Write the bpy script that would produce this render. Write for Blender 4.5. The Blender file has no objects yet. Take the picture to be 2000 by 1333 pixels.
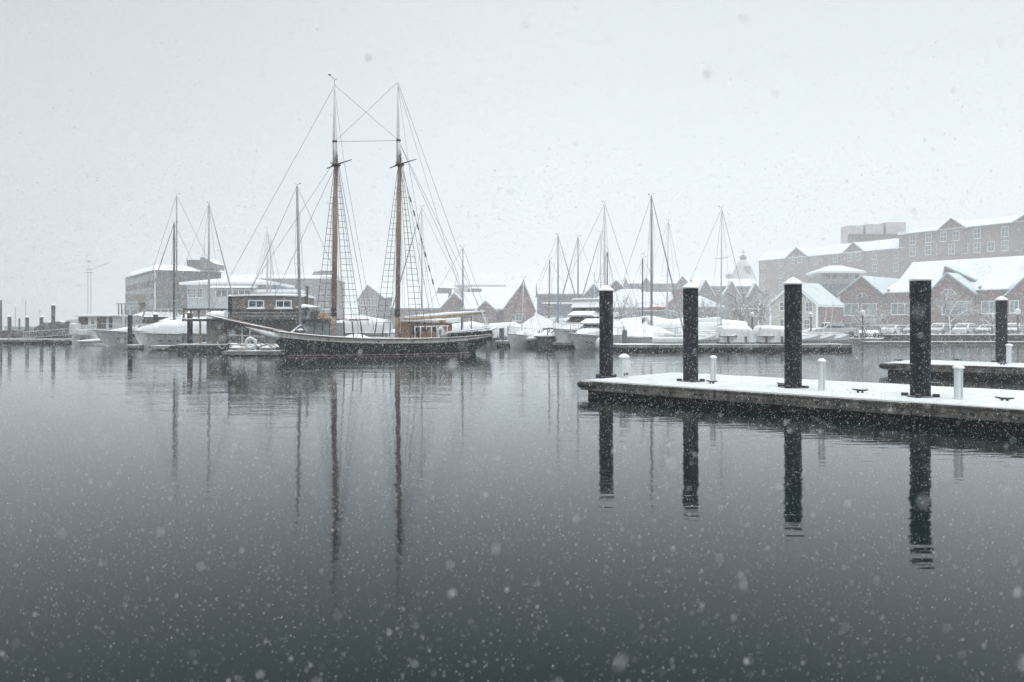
import bpy, math, random
import numpy as np
from mathutils import Vector, Matrix
R = math.radians
PI = math.pi
random.seed(7)
scene = bpy.context.scene
COL = scene.collection

# ---------------------------------------------------------------- camera
F = 1500.0            # focal length in pixels of the 2000 px wide photograph
CAMZ = 2.05
HOR = 631.0
cd = bpy.data.cameras.new('camera')
cam = bpy.data.objects.new('camera', cd)
COL.objects.link(cam)
cam.location = (0, 0, CAMZ)
cam.rotation_euler = (R(90), 0, 0)
cd.sensor_width = 36.0
cd.lens = 27.0
cd.shift_y = -(666.5 - HOR) / 2000.0
cd.clip_start = 0.05
cd.clip_end = 4000
cd.dof.use_dof = True
cd.dof.focus_distance = 32.0
cd.dof.aperture_fstop = 2.5
scene.camera = cam

# ---------------------------------------------------------------- sky
SUN_EL, SUN_ROT = R(48), R(200)
w = bpy.data.worlds.new('World')
scene.world = w
w.use_nodes = True
nt = w.node_tree
nt.nodes.clear()
out = nt.nodes.new('ShaderNodeOutputWorld')
bg = nt.nodes.new('ShaderNodeBackground')
sky = nt.nodes.new('ShaderNodeTexSky')
sky.sky_type = 'NISHITA'
sky.sun_disc = False
sky.sun_elevation = SUN_EL
sky.sun_rotation = SUN_ROT
sky.dust_density = 6.0
sky.air_density = 1.5
tc = nt.nodes.new('ShaderNodeTexCoord')
sep = nt.nodes.new('ShaderNodeSeparateXYZ')
nt.links.new(tc.outputs['Generated'], sep.inputs[0])
ramp = nt.nodes.new('ShaderNodeValToRGB')          # overcast sky: slowly brighter towards the zenith
ramp.color_ramp.elements[0].position = 0.0
ramp.color_ramp.elements[0].color = (7.5, 8.13, 8.55, 1)
ramp.color_ramp.elements[1].position = 0.9
ramp.color_ramp.elements[1].color = (24.5, 25.3, 25.8, 1)
for pos, c in ((0.20, (7.68, 8.3, 8.7)), (0.38, (6.95, 7.53, 7.9)), (0.50, (5.7, 6.2, 6.5)), (0.62, (7.0, 7.55, 7.9))):
    e = ramp.color_ramp.elements.new(pos)
    e.color = (*c, 1)
nt.links.new(sep.outputs['Z'], ramp.inputs[0])
mix = nt.nodes.new('ShaderNodeMix')
mix.data_type = 'RGBA'
mix.inputs[0].default_value = 0.94
nt.links.new(sky.outputs[0], mix.inputs[6])
nt.links.new(ramp.outputs[0], mix.inputs[7])
az = nt.nodes.new('ShaderNodeMapRange')            # thicker cloud towards the west
az.interpolation_type = 'SMOOTHSTEP'
az.inputs[1].default_value = -0.75; az.inputs[2].default_value = 0.1; az.inputs[3].default_value = 0.76; az.inputs[4].default_value = 1.0
nt.links.new(sep.outputs['X'], az.inputs[0])
mul = nt.nodes.new('ShaderNodeMix'); mul.data_type = 'RGBA'; mul.blend_type = 'MULTIPLY'; mul.inputs[0].default_value = 1.0
nt.links.new(mix.outputs[2], mul.inputs[6]); nt.links.new(az.outputs[0], mul.inputs[7])
nt.links.new(mul.outputs[2], bg.inputs['Color'])
bg.inputs['Strength'].default_value = 0.095
nt.links.new(bg.outputs[0], out.inputs[0])

sd = bpy.data.lights.new('sun', 'SUN')
sd.energy = 0.5
sd.angle = R(40)
sd.color = (1.0, 0.98, 0.95)
sun = bpy.data.objects.new('sun', sd)
COL.objects.link(sun)
sun.rotation_euler = (R(90) - SUN_EL, 0, R(20))
scene.view_settings.view_transform = 'Standard'
scene.view_settings.look = 'None'
scene.view_settings.exposure = 0.3
scene.view_settings.gamma = 1.0
cy = scene.cycles
cy.max_bounces = 8
cy.diffuse_bounces = 3
cy.glossy_bounces = 3
cy.transmission_bounces = 2
cy.volume_bounces = 3
cy.transparent_max_bounces = 6
cy.caustics_reflective = False
cy.caustics_refractive = False
cy.use_denoising = True

# ---------------------------------------------------------------- helpers
def px(x, d): return (x - 1000.0) / F * d
def pz(y, d): return CAMZ - (y - HOR) / F * d
def at(x, y, d): return Vector((px(x, d), d, pz(y, d)))
def dep(y, z=0.0): return (CAMZ - z) * F / (y - HOR)

class MB:
    """collects shapes and links them as ONE mesh object"""
    def __init__(s): s.v = []; s.f = []
    def add(s, vs, fs):
        o = len(s.v)
        s.v += [tuple(p) for p in vs]
        s.f += [tuple(i + o for i in f) for f in fs]
        return s
    def box(s, x0, x1, y0, y1, z0, z1):
        vs = [(x, y, z) for z in (z0, z1) for y in (y0, y1) for x in (x0, x1)]
        return s.add(vs, [(0, 2, 3, 1), (4, 5, 7, 6), (0, 1, 5, 4), (2, 6, 7, 3), (0, 4, 6, 2), (1, 3, 7, 5)])
    def cbox(s, c, e, rz=0.0):
        cx, cy_, cz = c; a, b, h = e
        vs = []
        for z in (-h/2, h/2):
            for y in (-b/2, b/2):
                for x in (-a/2, a/2):
                    vs.append((cx + x*math.cos(rz) - y*math.sin(rz), cy_ + x*math.sin(rz) + y*math.cos(rz), cz + z))
        return s.add(vs, [(0, 2, 3, 1), (4, 5, 7, 6), (0, 1, 5, 4), (2, 6, 7, 3), (0, 4, 6, 2), (1, 3, 7, 5)])
    def prism(s, poly, d0, d1, axis='y'):
        """poly: outline points; axis y -> (x,z) outline, x -> (y,z), z -> (x,y)"""
        n = len(poly)
        def m(p, d): return (p[0], d, p[1]) if axis == 'y' else ((d, p[0], p[1]) if axis == 'x' else (p[0], p[1], d))
        vs = [m(p, d0) for p in poly] + [m(p, d1) for p in poly]
        fs = [tuple(range(n)), tuple(range(2*n - 1, n - 1, -1))] + [(i, i + n, (i + 1) % n + n, (i + 1) % n) for i in range(n)]
        return s.add(vs, fs)
    def tube(s, pts, r, n=6, cap=True):
        pts = [Vector(p) for p in pts]
        rs = r if isinstance(r, (list, tuple)) else [r] * len(pts)
        vs = []; fs = []
        for i, p in enumerate(pts):
            t = (pts[min(i + 1, len(pts) - 1)] - pts[max(i - 1, 0)]).normalized()
            a = t.cross(Vector((0, 0, 1)) if abs(t.z) < 0.95 else Vector((1, 0, 0))).normalized()
            b = t.cross(a)
            for k in range(n):
                q = 2 * PI * k / n
                vs.append(p + (a * math.cos(q) + b * math.sin(q)) * rs[i])
        for i in range(len(pts) - 1):
            for k in range(n):
                fs.append((i*n + k, i*n + (k + 1) % n, (i + 1)*n + (k + 1) % n, (i + 1)*n + k))
        if cap:
            fs.append(tuple(range(n - 1, -1, -1)))
            fs.append(tuple(range((len(pts) - 1)*n, len(pts)*n)))
        return s.add(vs, fs)
    def lathe(s, prof, c=(0, 0, 0), n=16):
        vs = []; fs = []
        for (r, z) in prof:
            for k in range(n):
                q = 2 * PI * k / n
                vs.append((c[0] + r*math.cos(q), c[1] + r*math.sin(q), c[2] + z))
        for i in range(len(prof) - 1):
            for k in range(n):
                fs.append((i*n + k, i*n + (k + 1) % n, (i + 1)*n + (k + 1) % n, (i + 1)*n + k))
        fs.append(tuple(range(n - 1, -1, -1))); fs.append(tuple(range((len(prof) - 1)*n, len(prof)*n)))
        return s.add(vs, fs)
    def grid(s, rows, closed=False):
        n = len(rows[0]); vs = [p for r_ in rows for p in r_]; fs = []
        for i in range(len(rows) - 1):
            for k in range(n if closed else n - 1):
                fs.append((i*n + k, i*n + (k + 1) % n, (i + 1)*n + (k + 1) % n, (i + 1)*n + k))
        return s.add(vs, fs)
    def ring_loft(s, rows):
        s.grid(rows, True)
        n = len(rows[0])
        s.add(rows[0], [tuple(range(n - 1, -1, -1))]); s.add(rows[-1], [tuple(range(n))])
        return s
    def blob(s, c, e, n=10, m=6, jit=0.0):
        rows = []
        for i in range(m + 1):
            t = PI * i / m
            rows.append([(c[0] + e[0]*math.sin(t)*math.cos(2*PI*k/n)*(1 + random.uniform(-jit, jit)),
                          c[1] + e[1]*math.sin(t)*math.sin(2*PI*k/n)*(1 + random.uniform(-jit, jit)),
                          c[2] - e[2]*math.cos(t)) for k in range(n)])
        return s.grid(rows, True)
    def build(s, name, mat, parent=None, smooth=False, world=False, bevel=0.0):
        me = bpy.data.meshes.new(name)
        vs = s.v
        if world and parent is not None:
            o = parent.location; vs = [(p[0] - o.x, p[1] - o.y, p[2] - o.z) for p in vs]
        me.from_pydata(vs, [], s.f)
        me.update()
        import bmesh
        bm = bmesh.new(); bm.from_mesh(me)
        bmesh.ops.recalc_face_normals(bm, faces=bm.faces)
        bm.to_mesh(me); bm.free()
        me.materials.append(mat)
        if smooth:
            for p in me.polygons: p.use_smooth = True
        ob = bpy.data.objects.new(name, me)
        COL.objects.link(ob)
        if smooth == 'auto':
            md = ob.modifiers.new('edges', 'EDGE_SPLIT'); md.split_angle = R(38)
        if bevel:
            md = ob.modifiers.new('edge', 'BEVEL'); md.width = bevel; md.segments = 2; md.limit_method = 'ANGLE'
        if parent is not None: ob.parent = parent
        return ob

def tag(o, label=None, cat=None, group=None, kind=None):
    if label: o['label'] = label
    if cat: o['category'] = cat
    if group: o['group'] = group
    if kind: o['kind'] = kind
    return o
def thing(name, label, cat, loc, rz=0.0, group=None):
    o = bpy.data.objects.new(name, None)
    COL.objects.link(o)
    o.location = loc; o.rotation_euler = (0, 0, rz)
    o.empty_display_size = 0.2
    return tag(o, label, cat, group)
def copy_tree(o, parent=None):
    c = o.copy(); COL.objects.link(c)
    if parent is not None: c.parent = parent
    for ch in list(o.children): copy_tree(ch, c)
    return c
def one(mb, name, mat, label, cat, loc, rz=0.0, group=None, smooth=False, bevel=0.0):
    """a thing that is a single mesh; shapes given about its own base point"""
    o = mb.build(name, mat, None, smooth, False, bevel)
    o.location = loc; o.rotation_euler = (0, 0, rz)
    return tag(o, label, cat, group)

# ---------------------------------------------------------------- materials
MATS = {}
def mat(name, col, rough=0.7, var=0.18, scale=1.5, snow=0.0, stretch=(1, 1, 1), bump=0.0, metal=0.0, spec=0.4, col2=None, streak=0.0, lo=0.55):
    """Principled with noise mottling; snow > 0 lets snow lie on faces that look up"""
    if name in MATS: return MATS[name]
    m = bpy.data.materials.new(name); m.use_nodes = True
    t = m.node_tree; N = t.nodes; L = t.links
    p = N['Principled BSDF']
    p.inputs['Roughness'].default_value = rough
    p.inputs['Metallic'].default_value = metal
    p.inputs['Specular IOR Level'].default_value = spec
    co = N.new('ShaderNodeTexCoord')
    mp = N.new('ShaderNodeMapping'); mp.inputs['Scale'].default_value = stretch
    L.new(co.outputs['Object'], mp.inputs[0])
    no = N.new('ShaderNodeTexNoise'); no.inputs['Scale'].default_value = scale; no.inputs['Detail'].default_value = 6; no.inputs['Roughness'].default_value = 0.65
    L.new(mp.outputs[0], no.inputs['Vector'])
    rp = N.new('ShaderNodeValToRGB')
    c2 = col2 or tuple(min(1, c * (1 + var)) for c in col)
    rp.color_ramp.elements[0].position = 0.32; rp.color_ramp.elements[1].position = 0.68
    rp.color_ramp.elements[0].color = (*[c * (1 - var) for c in col], 1)
    rp.color_ramp.elements[1].color = (*c2, 1)
    L.new(no.outputs[0], rp.inputs[0])
    cur = rp.outputs[0]
    if streak:
        m2 = N.new('ShaderNodeMapping'); m2.inputs['Scale'].default_value = (3, 3, 0.25)
        L.new(co.outputs['Object'], m2.inputs[0])
        n2 = N.new('ShaderNodeTexNoise'); n2.inputs['Scale'].default_value = 2.2; n2.inputs['Detail'].default_value = 4
        L.new(m2.outputs[0], n2.inputs['Vector'])
        mr = N.new('ShaderNodeMapRange'); mr.inputs[1].default_value = 0.35; mr.inputs[2].default_value = 0.6; mr.inputs[3].default_value = 1 - streak; mr.inputs[4].default_value = 1
        L.new(n2.outputs[0], mr.inputs[0])
        mu = N.new('ShaderNodeMix'); mu.data_type = 'RGBA'; mu.blend_type = 'MULTIPLY'; mu.inputs[0].default_value = 1
        L.new(cur, mu.inputs[6]); L.new(mr.outputs[0], mu.inputs[7]); cur = mu.outputs[2]
    if snow:
        ge = N.new('ShaderNodeNewGeometry'); sp = N.new('ShaderNodeSeparateXYZ')
        L.new(ge.outputs['Normal'], sp.inputs[0])
        n3 = N.new('ShaderNodeTexNoise'); n3.inputs['Scale'].default_value = 3.0; n3.inputs['Detail'].default_value = 5
        L.new(co.outputs['Object'], n3.inputs['Vector'])
        ad = N.new('ShaderNodeMath'); ad.operation = 'MULTIPLY_ADD'; ad.inputs[1].default_value = 0.5
        L.new(n3.outputs[0], ad.inputs[0]); L.new(sp.outputs['Z'], ad.inputs[2])
        mr = N.new('ShaderNodeMapRange'); mr.inputs[1].default_value = lo + 0.25 - 0.08; mr.inputs[2].default_value = lo + 0.25 + 0.08; mr.inputs[3].default_value = 0; mr.inputs[4].default_value = snow
        L.new(ad.outputs[0], mr.inputs[0])
        mx = N.new('ShaderNodeMix'); mx.data_type = 'RGBA'
        L.new(mr.outputs[0], mx.inputs[0]); L.new(cur, mx.inputs[6]); mx.inputs[7].default_value = (0.84, 0.86, 0.88, 1)
        cur = mx.outputs[2]
    L.new(cur, p.inputs['Base Color'])
    if bump:
        bu = N.new('ShaderNodeBump'); bu.inputs['Strength'].default_value = bump; bu.inputs['Distance'].default_value = 0.03
        L.new(no.outputs[0], bu.inputs['Height']); L.new(bu.outputs[0], p.inputs['Normal'])
    MATS[name] = m
    return m
def wallmat(name, c1, c2, mortar, bw, bh, snow=0.0, var=0.5, ms=0.015):
    """brick, shingle or board courses with broad weathering"""
    if name in MATS: return MATS[name]
    m = mat(name, c1, 0.85, 0.25, 0.8, snow=snow)
    t = m.node_tree; N = t.nodes; L = t.links
    p = N['Principled BSDF']
    src = p.inputs['Base Color'].links[0].from_socket
    co = N.new('ShaderNodeTexCoord')
    sp = N.new('ShaderNodeSeparateXYZ'); L.new(co.outputs['Object'], sp.inputs[0])
    ad = N.new('ShaderNodeMath'); ad.operation = 'ADD'; L.new(sp.outputs['X'], ad.inputs[0]); L.new(sp.outputs['Y'], ad.inputs[1])
    cb = N.new('ShaderNodeCombineXYZ'); L.new(ad.outputs[0], cb.inputs['X']); L.new(sp.outputs['Z'], cb.inputs['Y'])
    br = N.new('ShaderNodeTexBrick'); br.inputs['Scale'].default_value = 1.0
    br.inputs['Brick Width'].default_value = bw; br.inputs['Row Height'].default_value = bh; br.inputs['Mortar Size'].default_value = ms
    br.inputs['Color1'].default_value = (1, 1, 1, 1); br.inputs['Color2'].default_value = (*[b / max(a, 1e-4) for a, b in zip(c1, c2)], 1)
    br.inputs['Mortar'].default_value = (*[b / max(a, 1e-4) for a, b in zip(c1, mortar)], 1)
    L.new(cb.outputs[0], br.inputs['Vector'])
    mu = N.new('ShaderNodeMix'); mu.data_type = 'RGBA'; mu.blend_type = 'MULTIPLY'; mu.inputs[0].default_value = 1
    L.new(src, mu.inputs[6]); L.new(br.outputs[0], mu.inputs[7])
    L.new(mu.outputs[2], p.inputs['Base Color'])
    MATS[name] = m
    return m

SNOW = mat('snow', (0.82, 0.84, 0.86), 0.9, 0.04, 0.9, bump=0.6, spec=0.2)
DSNOW = mat('dock_snow', (0.61, 0.64, 0.665), 0.9, 0.1, 1.0, stretch=(5, 0.35, 1), bump=0.5, spec=0.2)
SNOWR = mat('roof_snow', (0.62, 0.655, 0.69), 0.95, 0.09, 0.5, stretch=(3, 0.6, 0.6), spec=0.15)
SNOWG = mat('shaded_roof_snow', (0.50, 0.56, 0.58), 0.95, 0.12, 0.6, stretch=(0.6, 3, 0.6), spec=0.15)  # gable roof snow, slope shade put into a darker grey-green colour
CONC = mat('float_concrete', (0.15, 0.15, 0.145), 0.85, 0.75, 0.9, snow=0.9, stretch=(1, 1, 0.5), col2=(0.38, 0.38, 0.37))
WOODD = mat('dock_timber', (0.12, 0.106, 0.092), 0.85, 0.55, 2.2, snow=0.9, stretch=(0.5, 0.5, 5), bump=0.5, streak=0.55, col2=(0.27, 0.25, 0.225))
FLOAT = mat('black_float', (0.006, 0.0065, 0.007), 0.8, 0.4, 3, spec=0.15)
PILE = mat('pile_sleeve', (0.015, 0.022, 0.030), 0.7, 0.4, 2.5, stretch=(1, 1, 0.2), bump=0.25, spec=0.2, col2=(0.028, 0.037, 0.047), streak=0.4)
PILEG = mat('pile_grey', (0.1, 0.1, 0.1), 0.7, 0.3, 4, stretch=(1, 1, 0.3))
CAPW = mat('white_cap', (0.74, 0.75, 0.74), 0.5, 0.06, 3, snow=1.0, lo=0.2)
IRON = mat('black_iron', (0.02, 0.02, 0.022), 0.5, 0.3, 8, snow=0.35, lo=0.75)
WHITE = mat('white_gelcoat', (0.66, 0.68, 0.69), 0.35, 0.08, 2, snow=1.0, lo=0.6, streak=0.12)
WHITEP = mat('white_plastic', (0.68, 0.71, 0.72), 0.45, 0.06, 4, snow=1.0, lo=0.6, streak=0.1)
HULLW = mat('white_hull', (0.72, 0.74, 0.74), 0.4, 0.1, 1.2, streak=0.25)
COVER = mat('white_cover', (0.74, 0.77, 0.8), 0.6, 0.08, 0.8, streak=0.1, snow=1, lo=0.35)
GLASS = mat('dark_glass', (0.028, 0.034, 0.038), 0.08, 0.3, 2, spec=0.6)
ALU = mat('mast_aluminium', (0.36, 0.38, 0.4), 0.45, 0.1, 3, metal=0.3)
ALUD = mat('mast_dark', (0.09, 0.095, 0.1), 0.5, 0.2, 3)
ALUW = mat('mast_white', (0.62, 0.64, 0.65), 0.4, 0.08, 3)
WIRE = mat('rigging_wire', (0.09, 0.095, 0.1), 0.5, 0.2, 3)
ROPE = mat('pale_rope', (0.5, 0.48, 0.44), 0.9, 0.2, 9)
TARP = mat('dark_tarp', (0.035, 0.038, 0.04), 0.8, 0.5, 3, snow=0.3, lo=0.8)

# ---------------------------------------------------------------- water
def water_material():
    m = bpy.data.materials.new('water'); m.use_nodes = True
    N = m.node_tree.nodes; L = m.node_tree.links
    N.remove(N['Principled BSDF'])
    df = N.new('ShaderNodeBsdfDiffuse'); df.inputs['Color'].default_value = (0.003, 0.0105, 0.0115, 1)
    p = N.new('ShaderNodeBsdfGlossy'); p.inputs['Color'].default_value = (0.97, 0.99, 1, 1); p.inputs['Roughness'].default_value = 0.045
    lw = N.new('ShaderNodeLayerWeight'); lw.inputs['Blend'].default_value = 0.5      # Fresnel of a water surface: (1 - cos)^n
    pw = N.new('ShaderNodeMath'); pw.operation = 'POWER'; pw.inputs[1].default_value = 5.6; L.new(lw.outputs['Facing'], pw.inputs[0])
    ms = N.new('ShaderNodeMixShader'); L.new(pw.outputs[0], ms.inputs[0]); L.new(df.outputs[0], ms.inputs[1]); L.new(p.outputs[0], ms.inputs[2])
    L.new(ms.outputs[0], N['Material Output'].inputs['Surface'])
    co = N.new('ShaderNodeTexCoord')
    h = None
    for sx, sy, sc, amp in ((0.35, 1.0, 0.55, 1.0), (0.45, 1.0, 2.1, 0.3), (0.28, 1.0, 6.0, 0.26)):
        mp = N.new('ShaderNodeMapping'); mp.inputs['Scale'].default_value = (sx, sy, 1); mp.inputs['Rotation'].default_value = (0, 0, R(random.uniform(-9, 9)))
        L.new(co.outputs['Object'], mp.inputs[0])
        no = N.new('ShaderNodeTexNoise'); no.inputs['Scale'].default_value = sc; no.inputs['Detail'].default_value = 2
        L.new(mp.outputs[0], no.inputs['Vector'])
        mu = N.new('ShaderNodeMath'); mu.operation = 'MULTIPLY'; mu.inputs[1].default_value = amp
        L.new(no.outputs[0], mu.inputs[0])
        if h is None: h = mu.outputs[0]
        else:
            a = N.new('ShaderNodeMath'); a.operation = 'ADD'; L.new(h, a.inputs[0]); L.new(mu.outputs[0], a.inputs[1]); h = a.outputs[0]
    pn = N.new('ShaderNodeTexNoise'); pn.inputs['Scale'].default_value = 0.045; pn.inputs['Detail'].default_value = 3     # calm and breeze-ruffled patches
    pm = N.new('ShaderNodeMapping'); pm.inputs['Scale'].default_value = (0.45, 1, 1); L.new(co.outputs['Object'], pm.inputs[0]); L.new(pm.outputs[0], pn.inputs['Vector'])
    pr = N.new('ShaderNodeMapRange'); pr.inputs[1].default_value = 0.4; pr.inputs[2].default_value = 0.62; pr.inputs[3].default_value = 0.65; pr.inputs[4].default_value = 1.7
    L.new(pn.outputs[0], pr.inputs[0])
    pmu = N.new('ShaderNodeMath'); pmu.operation = 'MULTIPLY'; L.new(h, pmu.inputs[0]); L.new(pr.outputs[0], pmu.inputs[1]); h = pmu.outputs[0]
    bu = N.new('ShaderNodeBump'); bu.inputs['Strength'].default_value = 1.0; bu.inputs['Distance'].default_value = 0.016
    L.new(h, bu.inputs['Height']); L.new(bu.outputs[0], p.inputs['Normal'])
    return m
wm = MB(); wm.add([(-600, -60, 0), (600, -60, 0), (600, 600, 0), (-600, 600, 0)], [(0, 1, 2, 3)])
tag(wm.build('water', water_material()), 'calm dark harbour water with faint ripples', 'water', kind='structure')

# ---------------------------------------------------------------- haze
hz = MB(); hz.box(-640, 640, -110, 640, -2.0, 30.0)
hm = bpy.data.materials.new('haze'); hm.use_nodes = True
hn = hm.node_tree.nodes; hn.clear()
ho = hn.new('ShaderNodeOutputMaterial'); hv = hn.new('ShaderNodeVolumePrincipled')
hv.inputs['Color'].default_value = (0.97, 0.99, 1.0, 1)
hv.inputs['Density'].default_value = 0.0014
hv.inputs['Anisotropy'].default_value = 0.0
hm.node_tree.links.new(hv.outputs[0], ho.inputs['Volume'])
tag(hz.build('haze', hm), 'pale snowy haze filling the air over the harbour', 'haze', kind='stuff')
# ================================================================ piles, pedestals, floating docks
def pile(loc, h, r=0.2, m=None, label='', group=None, cap=True, hoop=True, cat='pile', z0=-1.5, collar=False):
    t = thing('mooring_pile', label, cat, loc, random.uniform(0, 6), group)
    b = MB(); b.lathe([(r*0.98, z0), (r, z0 + .5), (r, h - 0.012)], n=24)
    b.build('sleeve', m or PILE, t, 'auto')
    if collar:
        MB().lathe([(r*1.03, h - 0.36), (r*1.05, h - 0.34), (r*1.05, h - 0.02), (r*1.02, h - 0.006)], n=24).build('collar', PILE, t, 'auto')
    if cap:
        MB().lathe([(r*1.05, h - 0.005), (r*1.14, h), (r*1.14, h + r*0.16), (r*1.06, h + r*0.26), (r*0.55, h + r*0.62), (r*0.12, h + r*0.86), (0.01, h + r*0.88)], n=24).build('cap', CAPW, t, 'auto')
    if hoop:
        k = MB()
        k.lathe([(r*1.12, 0.0), (r*1.45, 0.0), (r*1.45, 0.045), (r*1.12, 0.045)], n=20)
        for a in range(4):
            q = a * PI/2 + 0.4
            k.cbox((math.cos(q)*r*1.5, math.sin(q)*r*1.5, 0.05), (0.13, 0.1, 0.09), q)
        k.build('guide_hoop', IRON, t)
    return t
def dock(name, label, loc, L, W, rz, top=0.45, face=0.26, boltgap=0.45, group=None, cleats=(), bumper=True, snow_h=0.03, seg=3.05, fm=None):
    """floating dock, local x along its length from the free end, y across away from the camera side"""
    t = thing(name, label, 'dock', loc, rz, group)
    nx = max(8, int(L / 0.35)); ny = max(4, int(W / 0.35)); rows = []
    rnd = random.Random(int(L * 100))
    for j in range(ny + 1):
        row = []
        for i in range(nx + 1):
            e = min(i, nx - i, j, ny - j)
            row.append((0.04 + (L - 0.08)*i/nx, 0.04 + (W - 0.08)*j/ny, top + (0.004 if e == 0 else snow_h*(0.75 + 0.35*rnd.random() + .3*math.sin(i*.31 + j*.5)*math.sin(j*.7 - i*.13)))))
        rows.append(row)
    MB().grid(rows).build('snow_cover', DSNOW, t, True)
    b = MB(); n = max(1, round(L / seg))
    for i in range(n):
        x0, x1 = L*i/n + 0.008, L*(i + 1)/n - 0.008
        dz = rnd.uniform(-.012, .012)
        b.box(x0, x1, -0.05, 0.0, top - face + dz, top - 0.004 + dz); b.box(x0, x1, W, W + 0.05, top - face + dz, top - 0.004 + dz)
        b.box(x0, x1, -0.075, -0.051, top - 0.05 + dz, top - 0.012 + dz)
    b.box(-0.05, -0.001, -0.05, W + 0.05, top - face, top - 0.006)
    b.build('fascia', fm or WOODD, t)
    MB().box(0.0, L, 0.0, W, top - 0.06, top - 0.002).build('deck', WOODD, t)
    f = MB()
    for i in range(n):
        x0, x1 = L*i/n, L*(i + 1)/n
        f.box(x0 + 0.1, x1 - 0.05, 0.12, W - 0.12, -0.25, top - 0.07)
    f.build('float', FLOAT, t)
    if boltgap:
        bo = MB().cbox((0, 0, 0), (0.055, 0.03, 0.055)).build('bolt', IRON, t); x = 0.5; first = True
        while x < min(L, 13):
            for k in range(rnd.choice((1, 2, 2))):
                q = bo if first else copy_tree(bo, t); first = False
                q.location = (x + k*0.16, -0.06, top - face*0.6 + rnd.uniform(-.02, .02))
            x += boltgap * rnd.uniform(0.8, 1.6)
    if bumper:
        k = MB()
        k.tube([(-0.12, 0.06, top - 0.13), (-0.16, 0.6, top - 0.13), (-0.12, W - 0.1, top - 0.13)], 0.11, 8)
        k.tube([(0.5, -0.1, top - 0.1), (0.1, -0.12, top - 0.1), (-0.14, 0.06, top - 0.12)], 0.09, 8)
        k.build('end_bumper', TARP, t, True)
    for (x, y, a) in cleats:
        c = MB()
        c.tube([(x - .17*math.cos(a), y - .17*math.sin(a), top + 0.105), (x - .06*math.cos(a), y - .06*math.sin(a), top + 0.085), (x + .06*math.cos(a), y + .06*math.sin(a), top + 0.085), (x + .17*math.cos(a), y + .17*math.sin(a), top + 0.105)], [0.014, 0.024, 0.024, 0.014], 8)
        for sgn in (-1, 1):
            c.tube([(x + sgn*.05*math.cos(a), y + sgn*.05*math.sin(a), top), (x + sgn*.045*math.cos(a), y + sgn*.045*math.sin(a), top + 0.085)], [0.03, 0.018], 8)
        c.build('cleat', IRON, t, True)
    return t
EX, EY = 0.7203, -0.6937
RZD = math.atan2(EY, EX)
A = Vector((1.97, 21.43, 0))
def toloc(o, p):
    d = Vector(p) - o; return (d.x*EX + d.y*EY, d.x*(-EY) + d.y*EX)
def gp(x, y, z=0.45):
    d = dep(y, z); return Vector((px(x, d), d, z))
cl = [toloc(A, gp(x, y)) for (x, y) in ((1390, 752), (1680, 770), (1962, 787), (1840, 753), (1530, 757))]
dock('floating_dock', 'snow covered floating dock with weathered timber side carrying four black piles', A, 17.0, 4.6, RZD, cleats=[(c[0], min(max(c[1], .2), 4.4), random.uniform(-.2, .2)) for c in cl], snow_h=0.035)
A2 = gp(1727, 709); A2.z = 0
cl = [toloc(A2, gp(x, y)) for (x, y) in ((1757, 707), (1958, 714.5), (1882, 704.5))]
dock('floating_dock', 'short snowy floating dock with a single black pile beyond the long one', A2, 15.0, 3.5, RZD, cleats=[(c[0], min(max(c[1], .2), 3.3), .1) for c in cl])
PG = 'tall black piles with white cone caps'
for i, (x, y, lab) in enumerate(((1184, 738, 'black pile with white snowy cap at the free end of the long dock'),
                                 (1349, 747, 'black pile with white cap, second from the free end of the long dock'),
                                 (1549, 760, 'black pile with white cap in front of the cream gabled house'),
                                 (1797.5, 777, 'largest black pile with white cap and a separate top collar'),
                                 (1956, 709, 'slim distant looking black pile with white cap on the short dock'))):
    g = gp(x, y)
    h = (2.53, 2.53, 2.53, 2.50, 2.5)[i]
    pile(g, h, 0.2 if i < 4 else 0.205, label=lab, group=PG, z0=-2.4, collar=(i == 3))
def pedestal(loc, h, r, label, wide=False):
    t = thing('dock_pedestal', label, 'pedestal', loc, 0.3, 'white utility pedestals on the docks')
    if wide:
        b = MB(); b.lathe([(r*.86, 0), (r*.86, h*.28), (r*1.0, h*.36), (r*1.0, h*.84)], n=8); b.build('body', WHITEP, t, 'auto')
        k = MB(); k.lathe([(r*.3, 0), (r*.3, .012), (r*.1, .012)], (0, 0, 0), 8)
        s = MB(); s.cbox((0.03, -r*.98, h*.22), (.05, .03, .05)); s.cbox((-.05, -r*.98, h*.2), (.03, .03, .06)); s.build('socket', IRON, t)
        MB().lathe([(r*1.02, h*.845), (r*1.22, h*.85), (r*1.22, h*.88), (r*.9, h*.95), (r*.3, h*1.0), (.01, h*1.01)], n=8).build('cap', CAPW, t, 'auto')
        MB().cbox((r*1.02, 0, h*.6), (.06, .16, .2)).build('hose_bracket', WHITEP, t, bevel=.01)
    else:
        MB().lathe([(r*1.25, 0), (r*1.25, .02), (r, .03), (r, h*.9)], n=10).build('body', WHITEP, t, 'auto')
        MB().box(-r*.25, r*.25, -r*1.04, -r*.9, h*.08, h*.86).build('face_panel', mat('pedestal_grey', (.42, .47, .49), .5), t)
        MB().lathe([(r*1.02, h*.905), (r*1.32, h*.91), (r*1.32, h*.935), (r*1.2, h*.965), (r*.7, h*1.0), (.01, h*1.01)], n=14).build('cap', CAPW, t, 'auto')
    return t
pedestal(gp(1219, 741), .72, .14, 'squat white utility pedestal with sockets beside the first black pile', True)
pedestal(gp(1393, 750), .74, .075, 'slim white pedestal right of the second black pile')
pedestal(gp(1605, 766), .77, .075, 'slim white pedestal right of the pile before the cream house')
pedestal(gp(1872, 783), .73, .085, 'slim white pedestal beside the largest black pile')
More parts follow.
